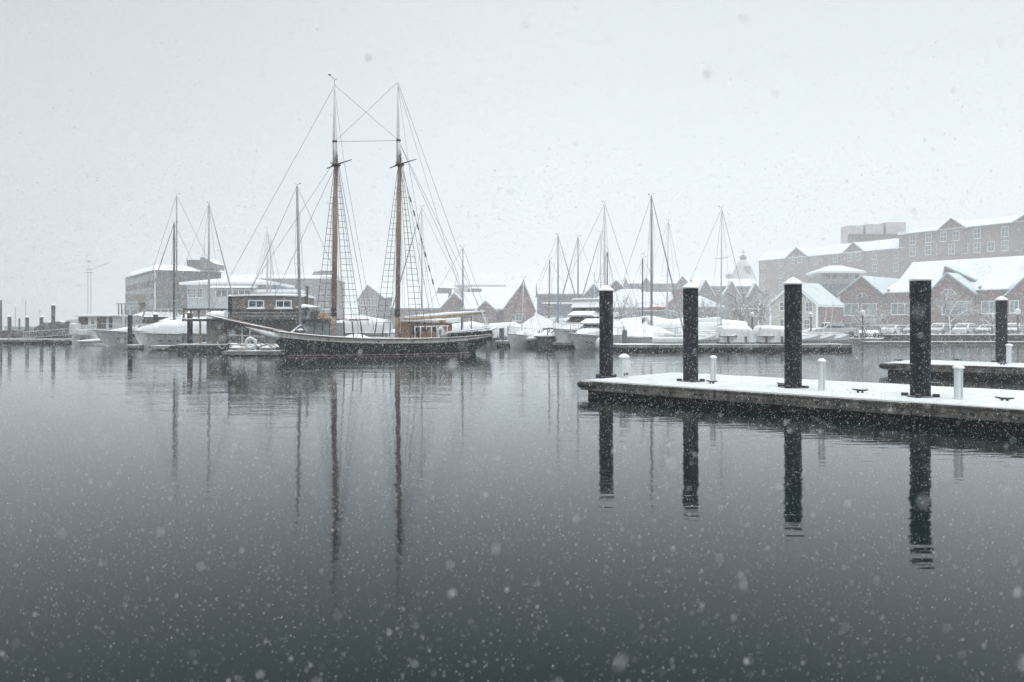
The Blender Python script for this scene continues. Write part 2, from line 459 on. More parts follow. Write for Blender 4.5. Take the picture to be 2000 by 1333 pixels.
pedestal(gp(1971, 711.5), .78, .1, 'slim white pedestal on the short dock by its only pile')
# ================================================================ boats
def lerp(a, b, t): return a + (b - a) * t
def make_hull(L, B, sheer, draft=0.6, rake=0.8, transom=0.7, um=0.55, bow_pow=2.2, counter=0.0, flare=0.0):
    """returns P(u, t, side, off): point on the hull side; u 0 bow..1 stern, t 0 keel..1 rail. Bow at local -x"""
    def half(u):
        return B/2 * (1 - ((um - u)/um)**bow_pow if u < um else 1 - (1 - transom)*((u - um)/(1 - um))**2)
    def P(u, t, side, off=0.0):
        zs = sheer(u)
        zk = -draft
        if counter and u > 0.72: zk = lerp(-draft, zs*counter, ((u - 0.72)/0.28)**1.5)
        e = lerp(0.95, 0.38, min(1, u*2.4))
        g = (max(t, 1e-4)) ** e
        g = g * (1 + flare*(t - 1)*max(0, 1 - u*1.6))
        x = -L/2 + L*u + rake*(1 - t)**1.25*(1 - u)**3
        y = side * (half(u)*g + off)
        return (x, y, lerp(zk, zs, t))
    P.half = half
    return P
def hull_strip(P, t0, t1, nt=6, nu=22, off=0.0, u0=0.0, u1=1.0, close=True, transom=True):
    m = MB()
    for s in (-1, 1):
        m.grid([[P(lerp(u0, u1, i/nu), lerp(t0, t1, j/nt), s, off) for j in range(nt + 1)] for i in range(nu + 1)])
    if transom and u1 == 1.0:
        a = [P(1, lerp(t0, t1, j/nt), -1, off) for j in range(nt + 1)]; b = [P(1, lerp(t0, t1, j/nt), 1, off) for j in range(nt, -1, -1)]
        m.add(a + b, [tuple(range(2*nt + 2))])
    return m
def deck_mesh(P, t, nu=22, inset=0.02, crown=0.05, u0=0.0, u1=1.0, lift=0.0):
    rows = []
    for i in range(nu + 1):
        u = lerp(u0, u1, i/nu); a = P(u, t, -1, -inset); b = P(u, t, 1, -inset)
        if a[1] > 0: a = (a[0], 0, a[2]); b = (b[0], 0, b[2])
        rows.append([(a[0], lerp(a[1], b[1], k/4), a[2] + lift + crown*(1 - abs(k - 2)/2)) for k in range(5)])
    return MB().grid(rows)
def rail_tube(P, t, r, u0=0.0, u1=1.0, nu=20, off=0.0, lift=0.0, sides=(-1, 1)):
    m = MB()
    for s in sides:
        m.tube([(lambda q: (q[0], q[1], q[2] + lift))(P(lerp(u0, u1, i/nu), t, s, off)) for i in range(nu + 1)], r, 6)
    return m

GREENH = mat('hull_green', (0.001, 0.013, 0.0125), 0.6, 0.35, 1.2, streak=0.3, spec=0.15)
CREAM = mat('cream_paint', (0.6, 0.6, 0.53), 0.5, 0.08, 2, streak=0.22)
REDP = mat('boot_stripe', (0.34, 0.17, 0.18), 0.6, 0.15, 3)
VARN = mat('varnished_spar', (0.225, 0.15, 0.11), 0.5, 0.3, 3.5, stretch=(1, 1, 0.12), col2=(0.29, 0.205, 0.155))
VARNP = mat('pale_spar', (0.3, 0.22, 0.13), 0.5, 0.3, 3, stretch=(1, 1, 0.2))
TEAK = mat('cabin_wood', (0.22, 0.125, 0.07), 0.55, 0.4, 2.5, stretch=(1, 1, 3), snow=0.9, lo=.6)
RAILW = mat('dark_rail', (0.12, 0.08, 0.07), 0.6, 0.3, 4, snow=0.9, lo=.62)
GREYSPAR = mat('grey_spar', (0.3, 0.31, 0.33), 0.6, 0.15, 3, stretch=(1, 1, .2))
PALESPAR = mat('pale_spar_paint', (.55, .56, .57), .6, .12, 3, stretch=(1, 1, .2))
BLACKR = mat('tarred_rigging', (0.03, 0.031, 0.033), 0.7, 0.2, 5)
LINE = mat('thin_line', (0.27, 0.275, 0.28), 0.7, 0.2, 5)

# ---------------------------------------------------------------- schooner
SA = R(26); SL = 14.25
bow = Vector((-14.6, 46.5, 0)); ax = Vector((math.cos(SA), math.sin(SA), 0))
mid = bow + ax * SL/2
sch = thing('schooner', 'two masted wooden schooner with dark green hull, cream rail and tall bare masts', 'schooner', mid, SA)
def S(x, y):
    """photo pixel -> (local x, z) on the schooner's centre plane"""
    k = (x - 1000.0)/F
    l = (k*bow.y - bow.x) / (ax.x - k*ax.y)
    d = bow.y + ax.y*l
    return (l - SL/2, pz(y, d))
def sheer_s(u):
    return .05 + (1.50 - 2.05*u + 2.0*u*u if u < .5 else 0.975 - .05*(u - .5) + 1.25*(u - .55)**2 * (1 if u > .55 else 0))
SH = make_hull(SL, 4.0, sheer_s, draft=0.9, rake=1.55, transom=0.6, um=0.52, bow_pow=2.4, counter=0.55)
hull_strip(SH, 0, 0.87, 9, 30).build('hull', GREENH, sch, 'auto')
hull_strip(SH, 0.87, 1.0, 2, 30, off=0.015).build('bulwark', CREAM, sch, 'auto')
rail_tube(SH, 0.875, 0.028, off=0.03).build('rubbing_strake', CREAM, sch, True)
rail_tube(SH, 1.0, 0.055, off=0.0, lift=0.01).build('cap_rail', RAILW, sch, True)
rail_tube(SH, 1.0, 0.03, off=-0.03, lift=0.05, u0=.02, u1=.72).build('rail_snow', SNOW, sch, True)
m = MB()
for s in (-1, 1):
    pts = []
    for i in range(26):
        u = lerp(0.012, 0.9, i/25); lo_, hi_ = 0, 1
        for _ in range(24):
            t = (lo_ + hi_)/2
            if SH(u, t, s)[2] < 0.06: lo_ = t
            else: hi_ = t
        pts.append(SH(u, t, s, 0.012))
    m.tube(pts, 0.022, 5)
m.build('boot_stripe', REDP, sch)
deck_mesh(SH, 0.82, 30, 0.05, 0.06).build('deck', SNOW, sch, True)
# quarterdeck bulwark: a raised dark strip over the after third
m = MB()
for s in (-1, 1):
    rows = []
    for i in range(13):
        u = lerp(0.715, 0.995, i/12); a = SH(u, 1.0, s, 0.0); h = 0.24 * min(1, (i + .3)/2.0)
        rows.append([(a[0], a[1], a[2] + 0.05), (a[0], a[1] - s*0.02, a[2] + 0.05 + h), (a[0], a[1] - s*.09, a[2] + .05 + h), (a[0], a[1] - s*.09, a[2] + .05)])
    m.ring_loft(rows)
m.build('quarter_rail', GREENH, sch)
m = MB()
for s in (-1, 1):
    m.tube([(lambda a: (a[0], a[1] - s*.04, a[2] + .07 + .24*min(1, (i + .3)/2.0)))(SH(lerp(.715, .995, i/12), 1, s)) for i in range(13)], .035, 6)
m.build('quarter_cap', RAILW, sch, True)
m = MB()
for s in (-1, 1):
    m.tube([(lambda a: (a[0], a[1] - s*.5, a[2] + .36 + .1*i/12))(SH(lerp(.76, 1.0, i/12), 1, s)) for i in range(13)], .055, 6)
    for i in range(0, 13, 2):
        a = SH(lerp(.76, 1.0, i/12), 1, s); m.tube([(a[0], a[1] - s*.5, a[2] - .1), (a[0], a[1] - s*.5, a[2] + .36 + .1*i/12)], .035, 5)
m.build('stern_rail', COVER, sch, True)
for u in (0.06, 0.22, 0.43, 0.585, 0.76):
    a = SH(u, 0.93, -1, 0.03); MB().blob((0, 0, 0), (.075, .02, .05), 10, 6).build('hawse_port', IRON, sch, True).location = a
# headrig: bowsprit with white fairing below it
bx, bz = S(404, 616); ex, ez = S(556, 653)
MB().tube([(bx, 0, bz), (lerp(bx, ex, .5), 0, lerp(bz, ez, .5) + .02), (ex + .6, 0, ez - .05)], [.045, .09, .12], 10).build('bowsprit', mat('weathered_spar', (.17, .12, .09), .6, .3, 4, snow=1, lo=.55), sch, True)
MB().tube([(bx + .5, 0, bz + .0), (ex, 0, ez + .17)], .022, 6).build('bowsprit_rail', mat('tan_rail', (.34, .27, .22), .6, .2, 4), sch)
rows = []
for i in range(11):
    f = i/10; x = lerp(S(478, 640)[0], S(553, 655)[0], f); zt = lerp(S(478, 638)[1], S(553, 652)[1], f)
    hh = .02 + .58*math.sin(f*PI*.5)**1.1*(1 - .28*f); ww = .04 + .20*f
    rows.append([(x, ww*math.sin(a), zt - hh*(1 - math.cos(a))/2) for a in [2*PI*k/10 for k in range(10)]])
MB().ring_loft(rows).build('head_fairing', HULLW, sch, True)
m = MB()
m.tube([(bx + .1, 0, bz - .02), SH(0.012, .45, -1, .0)], .014, 5); m.tube([(bx + 1.6, 0, bz - .35), SH(0.012, .5, -1, .0)], .014, 5)
m.build('bobstay', BLACKR, sch)
# masts
def mast(xb, yb, xt, yt, xh, yh, xtop, ytop, name_):
    b = S(xb, yb); c = S(xt, yt); h = S(xh, yh); tp = S(xtop, ytop)
    o = MB().tube([(b[0], 0, b[1] - .6), (lerp(b[0], c[0], .5), 0, lerp(b[1], c[1], .5)), (c[0], 0, c[1])], [.165, .155, .125], 14).build('mast', VARN, sch, True)
    MB().tube([(c[0], 0, c[1]), (h[0], 0, h[1])], [.13, .1], 12).build('masthead', PALESPAR, o, True)
    MB().lathe([(.19, 0), (.2, .1), (.17, .3), (.2, .42), (.18, .5)], (S(xb, yb - 22)[0], 0, S(xb, yb - 22)[1]), 12).build('mast_coat', BLACKR, o, True)
    MB().lathe([(.175, 0), (.17, .7)], (b[0], 0, b[1] - .05), 14).build('mast_base', VARNP, o, True)
    t = MB().tube([(c[0] - .1, 0.1, c[1] - .1), (h[0] - .04, 0.06, h[1] + .05), (tp[0], 0, tp[1])], [.085, .085, .03], 10).build('topmast', PALESPAR, sch, True)
    MB().lathe([(.15, 0), (.15, .12)], (h[0], .03, h[1] - .05), 10).build('mast_cap', IRON, t)
    x0, z0 = S(xt - 12, yt + 2); x1, z1 = S(xt + 24, yt - 4)
    m = MB(); m.tube([(x0, .8, z0), (c[0], 0, c[1] + .02), (x1, -.9, z1 + .05)], [.03, .05, .025], 6)
    m.tube([(c[0] - .5, -.7, c[1] - .02), (c[0], 0, c[1]), (c[0] + .35, .8, c[1] + .05)], [.025, .05, .025], 6)
    m.cbox((c[0], 0, c[1] - .03), (.5, .5, .07))
    m.build('crosstree', GREENH, sch)
    m = MB(); hx, hz = h
    m.tube([(hx - .02, -.12, hz - 1.6), (hx + .12, -.13, hz - 1.3), (hx + .02, -.13, hz - 1.0), (hx + .16, -.13, hz - .9)], .03, 6)
    m.build('throat_hook', IRON, sch, True)
    return b, c, h, tp
FM = mast(652, 640, 656, 323, 654, 277, 653, 166, 'fore')
MM = mast(776, 641, 780.5, 322, 778.5, 275, 777, 161, 'main')
# shrouds with ratlines, port and starboard of both masts
def ladder(c, z_top, side, xs, zb, dx_top=0.0):
    """three shrouds from the hounds to the rail with ratlines seized across"""
    m = MB(); tops = []; bots = []
    for k, x in enumerate(xs):
        u = (x + SL/2)/SL; a = SH(u, 1.0, side, .02)
        bots.append(Vector((x, a[1], a[2] + .1))); tops.append(Vector((c[0] + dx_top + (k - 1)*.07, side*.1, z_top)))
        m.tube([bots[-1], tops[-1]], .016, 5)
        m.tube([bots[-1], bots[-1] + (tops[-1] - bots[-1]).normalized()*.95], .04, 6)
    z = bots[0].z + .95
    while z < z_top - .9:
        pts = []
        for a, b in zip(bots, tops):
            f = (z - a.z)/(b.z - a.z); pts.append(a.lerp(b, f))
        m.tube([pts[0] + (pts[0] - pts[-1])*.03, pts[1], pts[-1] + (pts[-1] - pts[0])*.03], .013, 4)
        z += .385
    o = m.build('ratline_ladder', BLACKR, sch)
    return o
zt = S(655, 326)[1]
f0, m0 = FM[0][0], MM[0][0]
ladder(FM[1], zt, 1, (f0 - .95, f0 - .4, f0 + .1), 0); ladder(FM[1], zt, -1, (f0 + .25, f0 + .78, f0 + 1.32), 0, .05)
zt = S(780, 326)[1]
ladder(MM[1], zt, 1, (m0 - .95, m0 - .4, m0 + .1), 0); ladder(MM[1], zt, -1, (m0 + .25, m0 + .78, m0 + 1.32), 0, .05)
# stays and running lines, each its own
def stay(p, q, r=.013, mt=None, nm='stay', sag=0.0):
    p, q = Vector(p), Vector(q)
    pts = [p.lerp(q, k/8) - Vector((0, 0, sag*4*(k/8)*(1 - k/8))) for k in range(9)] if sag else [p, q]
    return MB().tube(pts, r, 4).build(nm, mt or LINE, sch)
T = lambda q, dz=0: (q[0], 0, q[1] + dz)
stay(T(FM[3]), T(MM[2])); stay(T(MM[3]), T(FM[2])); stay(T(FM[2]), T(MM[2]), .016)
stay(T(FM[3], -.1), (bx + .1, 0, bz)); stay(T(FM[2], -1.2), (bx + 1.3, 0, bz - .2)); stay(T(FM[1]), (bx + 3.0, 0, bz - .7), .015)
for (q, c, dx) in ((FM, FM[1], 0), (MM, MM[1], 0)):
    for s in (-1, 1):
        ct = (c[0] + .3, s*-.9, c[1] + .05) if s == 1 else (c[0] + .3, .75, c[1] + .05)
        stay(T(q[3], -.15), ct, .011)
        a = SH((q[0][0] + 2.1 + SL/2)/SL, 1, -1 if s == 1 else 1); stay(ct, (a[0], a[1], a[2] + .1), .013)
    a = SH((q[0][0] + 1.7 + SL/2)/SL, 1, -1); stay(T(q[2], -.1), (a[0], a[1], a[2] + .8), .014, BLACKR)
    stay(T(q[2], -.3), (q[0][0] + .35, -.2, q[0][1] + .2), .012); stay(T(q[2], -.3), (q[0][0] - .25, .2, q[0][1] + .2), .012); stay(T(q[2], -.5), (q[0][0] + .55, -.05, q[0][1] + .2), .01)
# main boom, gallows, aft lifts
b0, b1 = S(790, 624), S(947, 611)
MB().tube([(b0[0], 0, b0[1]), (lerp(b0[0], b1[0], .5), 0, lerp(b0[1], b1[1], .5) - .02), (b1[0], 0, b1[1])], [.1, .12, .07], 10).build('boom', VARNP, sch, True)
o = MB().tube([(b0[0], 0, b0[1] + .12), (lerp(b0[0], b1[0], .5), 0, lerp(b0[1], b1[1], .5) + .13), (b1[0], 0, b1[1] + .08)], [.09, .11, .07], 8).build('boom_snow', SNOW, sch, True)
g = S(911, 618)
MB().tube([(g[0], -.9, g[1] - 1.2), (g[0], -.85, g[1] - .05), (g[0], .85, g[1] - .05), (g[0], .9, g[1] - 1.2)], .05, 6).build('boom_gallows', RAILW, sch)
lift = S(893, 533)
stay(T(MM[2]), (lift[0], 0, lift[1]), .014); stay((lift[0], 0, lift[1]), (lerp(b0[0], b1[0], .55), 0, lerp(b0[1], b1[1], .55)), .011); stay((lift[0], 0, lift[1]), (lerp(b0[0], b1[0], .75), 0, lerp(b0[1], b1[1], .75)), .011)
stay(T(MM[3]), (S(941, 648)[0], -.9, S(941, 648)[1]), .014); stay(T(MM[3], -.2), (S(932, 648)[0], .9, S(932, 648)[1]), .012)
stay(T(MM[2]), (b1[0] - .2, 0, b1[1]), .012)
p0, p1 = Vector(T(MM[2], -1.0)), Vector((S(845, 600)[0], -1.3, S(845, 600)[1]))
m = MB(); m.tube([p0, p1], .014, 4)
for k in range(3, 10): m.tube([p0.lerp(p1, k/11), p0.lerp(p1, k/11 + .035)], .045, 6)
m.build('parrel_line', BLACKR, sch)
# stern boomkin
s0, s1 = S(944, 652), S(971, 640)
m = MB()
m.tube([(s0[0] - .3, -.55, s0[1]), (s1[0], 0, s1[1])], [.1, .05], 8); m.tube([(s0[0] - .3, .55, s0[1]), (s1[0], 0, s1[1])], [.1, .05], 8)
m.build('boomkin', mat('snowy_spar', (.3, .3, .3), .6, .2, 3, snow=1, lo=.3), sch, True)
q = S(935, 614); stay((q[0], -.4, q[1] + .3), (S(946, 645)[0], -.7, S(946, 645)[1]), .055, COVER, 'davit_leg')
# deckhouse
def dz_at(x): return SH((x + SL/2)/SL, .82, 1)[2]
x0, x1 = S(788, 650)[0], S(873, 650)[0]
zd = dz_at(x0) - .02
ztop = S(800, 629)[1]
dh = MB(); dh.prism([(x0, zd), (x1, zd), (x1, ztop - .12), (x0 + .12, ztop)], -.95, .95); house = dh.build('deckhouse', TEAK, sch, bevel=.03)
m = MB(); m.prism([(x0 - .12, ztop + .005), (x1 + .15, ztop - .13), (x1 + .15, ztop - .04), (lerp(x0, x1, .5), ztop + .13), (x0 - .12, ztop + .1)], -1.1, 1.1)
m.build('deckhouse_roof', mat('cream_roof', (.5, .48, .42), .7, .1, 3, snow=1, lo=.45), house, bevel=.03)
for k in range(3):
    xx = lerp(x0, x1, .16 + .23*k)
    f = MB(); f.cbox((xx, -.96, ztop - .42), (.36, .04, .38)); f.cbox((xx, -.984, ztop - .42), (.28, .02, .30)); f.build('cabin_window', GLASS, house)
MB().lathe([(.3, 0), (.34, .08), (.3, .4), (.36, .75), (.42, .78), (.36, .9), (.01, .96)], (S(852, 640)[0], -.78, ztop - .78), 12).build('companion_drum', TEAK, house, 'auto')
m = MB()
for k in range(7):
    xx = lerp(x0 + .15, x0 + 2.4, k/6); a = SH((xx + SL/2)/SL, 1, -1); m.tube([(xx, a[1] + .12, a[2]), (xx, a[1] + .12, a[2] + .78)], .03, 6)
m.tube([(x0 + .1, SH((x0 + .1 + SL/2)/SL, 1, -1)[1] + .12, SH((x0 + SL/2)/SL, 1, -1)[2] + .78), (x0 + 2.5, SH((x0 + 2.5 + SL/2)/SL, 1, -1)[1] + .12, SH((x0 + 2.5 + SL/2)/SL, 1, -1)[2] + .78)], .04, 6)
m.build('fender_rack', COVER, sch, True)
def ring_at(pix, mt, nm, y=-1.75, ra=.2, sq=1.5):
    q = S(*pix); m = MB(); rows = []
    for i in range(17):
        a = 2*PI*i/16
        rows.append([(q[0] + math.cos(a)*(ra + .07*math.cos(b)), y + .07*math.sin(b), q[1] + sq*math.sin(a)*(ra + .07*math.cos(b))) for b in [2*PI*k/8 for k in range(8)]])
    m.grid(rows, True); return m.build(nm, mt, sch, True)
ring_at((842, 650), mat('lifebuoy_white', (.7, .7, .68), .6), 'life_ring'); ring_at((795, 648), GREENH, 'covered_ring', ra=.17, sq=1.3)
# snow covered skylight, deck boat and hatches on the foredeck
def deck_lump(xa, xb, ya, yb, h, nm, mt=SNOW):
    a = S(xa, 640)[0]; b = S(xb, 640)[0]; rows = []
    for i in range(9):
        f = i/8; x = lerp(a, b, f); hh = h*(math.sin(PI*min(1, max(0, .06 + f*.9)))**.45); z0 = dz_at(x)
        rows.append([(x, lerp(ya, yb, .5) + (yb - ya)/2*math.cos(PI*k/8), z0 + .02 + hh*math.sin(PI*k/8)**.7) for k in range(9)])
    return MB().grid(rows).build(nm, mt, sch, True)
deck_lump(670, 726, -.9, .9, .62, 'covered_deck_boat'); deck_lump(690, 785, -1.1, 1.1, .26, 'trunk_cabin', COVER); deck_lump(585, 640, -.6, .6, .3, 'hatch', COVER)
deck_lump(862, 915, -.7, .7, .45, 'cockpit_cover')
m = MB(); q0, q1 = S(668, 628), S(706, 628)
m.tube([(q0[0], -1.72, q0[1] + .1), (q1[0], -1.78, q1[1] + .1)], .05, 6); m.build('pin_rail', TEAK, sch)
# windlass and catted anchor near the bow
q = S(585, 636)
m = MB(); m.tube([(q[0] - .5, -.25, q[1] - .45), (q[0] + .05, -.3, q[1] - .0)], .09, 8); m.tube([(q[0] + .05, -.3, q[1]), (q[0] + .35, -.3, q[1] - .35)], .06, 8); m.blob((q[0] - .05, -.2, q[1] - .35), (.3, .25, .2), 8, 5, .15)
m.build('windlass', mat('snowy_iron', (.08, .08, .085), .6, .3, 4, snow=1, lo=.3), sch)
for k, xx in enumerate((560, 573, 620, 634)):
    q = S(xx, 640); u = (q[0] + SL/2)/SL; a = SH(u, 1, -1); MB().tube([(a[0], a[1] + .05, a[2]), (a[0], a[1] + .05, a[2] + .32)], .018, 5).build('rail_stanchion', IRON, sch)
m = MB(); pts = []
for i in range(30):
    u = lerp(.34, .70, i/29); a = SH(u, 1, -1, -.08); pts.append((a[0], a[1], a[2] + .34))
m.tube(pts, .014, 5)
for i in range(0, 30, 5): m.tube([(pts[i][0], pts[i][1], pts[i][2] - .36), pts[i]], .016, 5)
m.build('lifeline', IRON, sch)
# masthead instruments
m = MB(); tp = FM[3]; m.tube([(tp[0], 0, tp[1]), (tp[0], 0, tp[1] + .35), (tp[0] - .28, 0, tp[1] + .55)], .014, 4); m.tube([(tp[0], 0, tp[1] + .3), (tp[0] + .2, 0, tp[1] + .42)], .012, 4); m.cbox((tp[0] - .3, 0, tp[1] + .58), (.14, .03, .08))
m.build('wind_vane', IRON, sch)
# rudder and lower counter
MB().cbox((S(922, 690)[0], 0, .0), (.5, .1, .9)).build('rudder', GREENH, sch, bevel=.02)
# mooring lines from the bow to the small float
def rope(p, q, sag, r=.022, mt=None, label='', cat='rope', name='mooring_line', group='mooring lines'):
    p, q = Vector(p), Vector(q); m = MB()
    m.tube([p.lerp(q, k/14) - p - Vector((0, 0, sag*4*(k/14)*(1 - k/14))) for k in range(15)], r, 5)
    return one(m, name, mt or ROPE, label, cat, p, group=group)
# ================================================================ shore and buildings
GZ = 0.4
gm = MB()
shore = [(-78, 128), (-60, 104), (-22, 100), (8, 97), (27, 90), (38, 80.5), (170, 80.5), (330, 590), (-190, 590), (-110, 190)]
gm.prism(shore, -1.5, GZ, 'z')
tag(gm.build('ground', mat('shore_ground', (.2, .19, .185), .9, .4, .3, snow=.95, lo=.4)), 'snowy quayside ground behind the marina', 'ground', kind='structure')

BRICK = wallmat('brick_red', (.125, .052, .038), (.085, .04, .031), (.2, .17, .16), .3, .1)
BRICKB = wallmat('brick_brown', (.115, .062, .05), (.08, .046, .039), (.19, .17, .16), .3, .1)
BRICKG = wallmat('brick_grey', (.105, .095, .1), (.085, .078, .08), (.16, .15, .15), .3, .1)
SHING = wallmat('shingle_brown', (.24, .215, .185), (.155, .14, .12), (.08, .072, .065), .17, .13, ms=.012)
CLAPG = wallmat('clapboard_grey', (.13, .145, .16), (.12, .13, .15), (.07, .08, .09), 6, .16)
CLAPC = wallmat('clapboard_cream', (.36, .35, .31), (.34, .33, .29), (.25, .24, .21), 6, .16)
CLAPW = wallmat('clapboard_white', (.34, .37, .39), (.32, .35, .37), (.24, .26, .28), 6, .18)
STONE = wallmat('quay_stone', (.12, .115, .11), (.07, .068, .066), (.04, .04, .04), .9, .3, ms=.03)
TRIMG = mat('green_trim', (.12, .17, .155), .6, .15, 1)
TRIMW = mat('white_trim', (.7, .73, .75), .6, .06, 2)
TRIMGR = mat('grey_trim', (.2, .21, .22), .6, .1, 2)
PANE = mat('window_glass', (.05, .062, .068), .1, .5, .35, spec=.6)
PANEG = mat('greenish_glass', (.11, .145, .145), .12, .4, .5, spec=.6)
METAL = mat('vent_metal', (.16, .165, .17), .6, .2, 1.5, snow=.9, lo=.5)
YELL = mat('ochre_board', (.34, .33, .28), .7, .12, 1.5)

def window(root, x, y, z, w_, h_, fm=None, pm=None, nx=2, nz=1, bar=.07, sill=True, ax_='y', name='window'):
    """framed window on a wall; (x,z) centre. The pane is a sub-part of the frame"""
    fm = fm or TRIMW; pm = pm or PANE
    key = ('win', round(w_, 2), round(h_, 2), nx, nz, fm.name, pm.name, ax_, round(bar, 3))
    if key in MATS:
        o = copy_tree(MATS[key], root); o.location = (x, y, z); return o
    m = MB()
    m.box(-w_/2, w_/2, -.06, .03, h_/2 - bar, h_/2); m.box(-w_/2, w_/2, -.06, .03, -h_/2, -h_/2 + bar)
    m.box(-w_/2, -w_/2 + bar, -.058, .028, -h_/2 + bar, h_/2 - bar); m.box(w_/2 - bar, w_/2, -.058, .028, -h_/2 + bar, h_/2 - bar)
    for i in range(1, nx): xx = -w_/2 + w_*i/nx; m.box(xx - bar*.4, xx + bar*.4, -.05, .02, -h_/2 + bar, h_/2 - bar)
    for i in range(1, nz): zz = -h_/2 + h_*i/nz; m.box(-w_/2 + bar, w_/2 - bar, -.047, .018, zz - bar*.4, zz + bar*.4)
    if sill: m.box(-w_/2 - .08, w_/2 + .08, -.16, .02, -h_/2 - .09, -h_/2 - .002)
    o = m.build(name, fm, root)
    MB().box(-w_/2 + bar*.5, w_/2 - bar*.5, -.025, .015, -h_/2 + bar*.5, h_/2 - bar*.5).build('pane', pm, o)
    o.location = (x, y, z)
    if ax_ == 'x': o.rotation_euler.z = R(90)
    MATS[key] = o
    return o
def fan_window(root, x, y, z, r):
    o = None
    for s in (-1, 1):
        m = MB(); pts = [(s*.06, 0)] + [(s*.06 + s*r*math.cos(a), r*math.sin(a)) for a in [PI/2*k/6 for k in range(7)]]
        m.prism(pts, -.05, .03); o = m.build('fan_window', TRIMW, root); o.location = (x, y, z)
        MB().prism([(s*.13 + .84*(p[0] - s*.06), .05 + .86*p[1]) for p in pts], -.08, -.051).build('pane', PANE, o)
def wing(root, x0, x1, y0, y1, z0, ze, zr, mode, wm_, trim=None, over=.5, rm=None, peak=None, th=.22, open_l=True):
    """gabled block. mode 'front': gable towards the water; 'side': ridge along x; 'hip'. Returns its wall"""
    rm = rm or SNOWR; trim = trim or TRIMGR
    xm = peak if peak is not None else (x0 + x1)/2; ym = (y0 + y1)/2
    m = MB()
    if mode == 'front': m.prism([(x0, z0), (x1, z0), (x1, ze), (xm, zr), (x0, ze)], y0, y1)
    elif mode == 'side': m.prism([(y0, z0), (y1, z0), (y1, ze), (ym, zr), (y0, ze)], x0, x1, 'x')
    else: m.box(x0, x1, y0, y1, z0, ze)
    wall_ = m.build('wall', wm_, root)
    def slab(a, b, c, d, mat_, nm, t=th):
        vs = [Vector(a), Vector(b), Vector(c), Vector(d)]; nn = (vs[1] - vs[0]).cross(vs[2] - vs[0]).normalized()
        if nn.z < 0: nn = -nn
        k = MB(); k.add([v + nn*.02 for v in vs] + [v + nn*t for v in vs], [(0, 1, 2, 3), (4, 5, 6, 7), (0, 1, 5, 4), (1, 2, 6, 5), (2, 3, 7, 6), (3, 0, 4, 7)]); return k
    roof = MB(); tr = MB()
    if mode == 'front':
        for xe in (x0, x1):
            s = (xe - xm); f = 1 + over/abs(s); xo = xm + s*f; zo = zr - (zr - ze)*f
            k = slab((xm, y0 - over, zr), (xo, y0 - over, zo), (xo, y1, zo), (xm, y1, zr), None, ''); roof.add(k.v, k.f)
            k = MB(); k.prism([(xm, zr - .02), (xo, zo - .02), (xo, zo - .34), (xm, zr - .38)], y0 - over - .02, y0 - over + .1); tr.add(k.v, k.f)
            k = MB().box(min(xo, xo - math.copysign(.12, s)), max(xo, xo - math.copysign(.12, s)), y0 - over + .11, y1, zo - .3, zo - .02); tr.add(k.v, k.f)
    elif mode == 'side':
        for ye in (y0, y1):
            s = ye - ym; f = 1 + over/abs(s); yo = ym + s*f; zo = zr - (zr - ze)*f
            k = slab((x0 - over, ym, zr), (x0 - over, yo, zo), (x1 + over, yo, zo), (x1 + over, ym, zr), None, ''); roof.add(k.v, k.f)
            k = MB().box(x0 - over, x1 + over, min(yo, yo - math.copysign(.15, s)), max(yo, yo - math.copysign(.15, s)), zo - .3, zo - .01); tr.add(k.v, k.f)
            for xx in (x0 - over - .02, x1 + over - .08):
                k = MB(); k.prism([(ym, zr - .02), (yo, zo - .02), (yo, zo - .3), (ym, zr - .34)], xx, xx + .1, 'x'); tr.add(k.v, k.f)
    else:
        hx = min((x1 - x0)/2 - .1, (y1 - y0)/2); a, b = x0 + hx*1.0, x1 - hx*1.0
        e = [(x0 - over, y0 - over, ze), (x1 + over, y0 - over, ze), (x1 + over, y1 + over, ze), (x0 - over, y1 + over, ze)]
        q = [(a, ym, zr), (b, ym, zr)]
        roof.add(e + q + [(p[0], p[1], p[2] + .18) for p in e], [(6, 7, 5, 4), (7, 8, 5), (8, 9, 4, 5), (9, 6, 4), (0, 1, 7, 6), (1, 2, 8, 7), (2, 3, 9, 8), (3, 0, 6, 9), (0, 1, 2, 3)])
        tr.box(x0 - over + .04, x1 + over - .04, y0 - over + .04, y1 + over - .04, ze - .3, ze - .01)
    ro = roof.build('roof', rm, root)
    tr.build('eaves_trim', trim, ro)
    return wall_
DS = 1.6
def bld(name, label, cat, pxm, d, rz=0.0, group=None):
    d *= DS
    return thing(name, label, cat, (px(pxm, d), d, GZ), rz, group)
class Pix:
    """converts photo pixels to the local frame of a building whose front lies in the plane y = 0 of its root"""
    def __init__(s, root): s.o = root.location.copy(); s.a = root.rotation_euler.z
    def x(s, p, dy=0):
        k = (p - 1000.0)/F; c, n = math.cos(s.a), math.sin(s.a); ox, oy = s.o.x - n*dy, s.o.y + c*dy
        return (k*oy - ox)/(c - k*n)
    def z(s, y, p, dy=0):
        d = s.o.y + math.sin(s.a)*s.x(p, dy) + math.cos(s.a)*dy
        return pz(y, d) - s.o.z

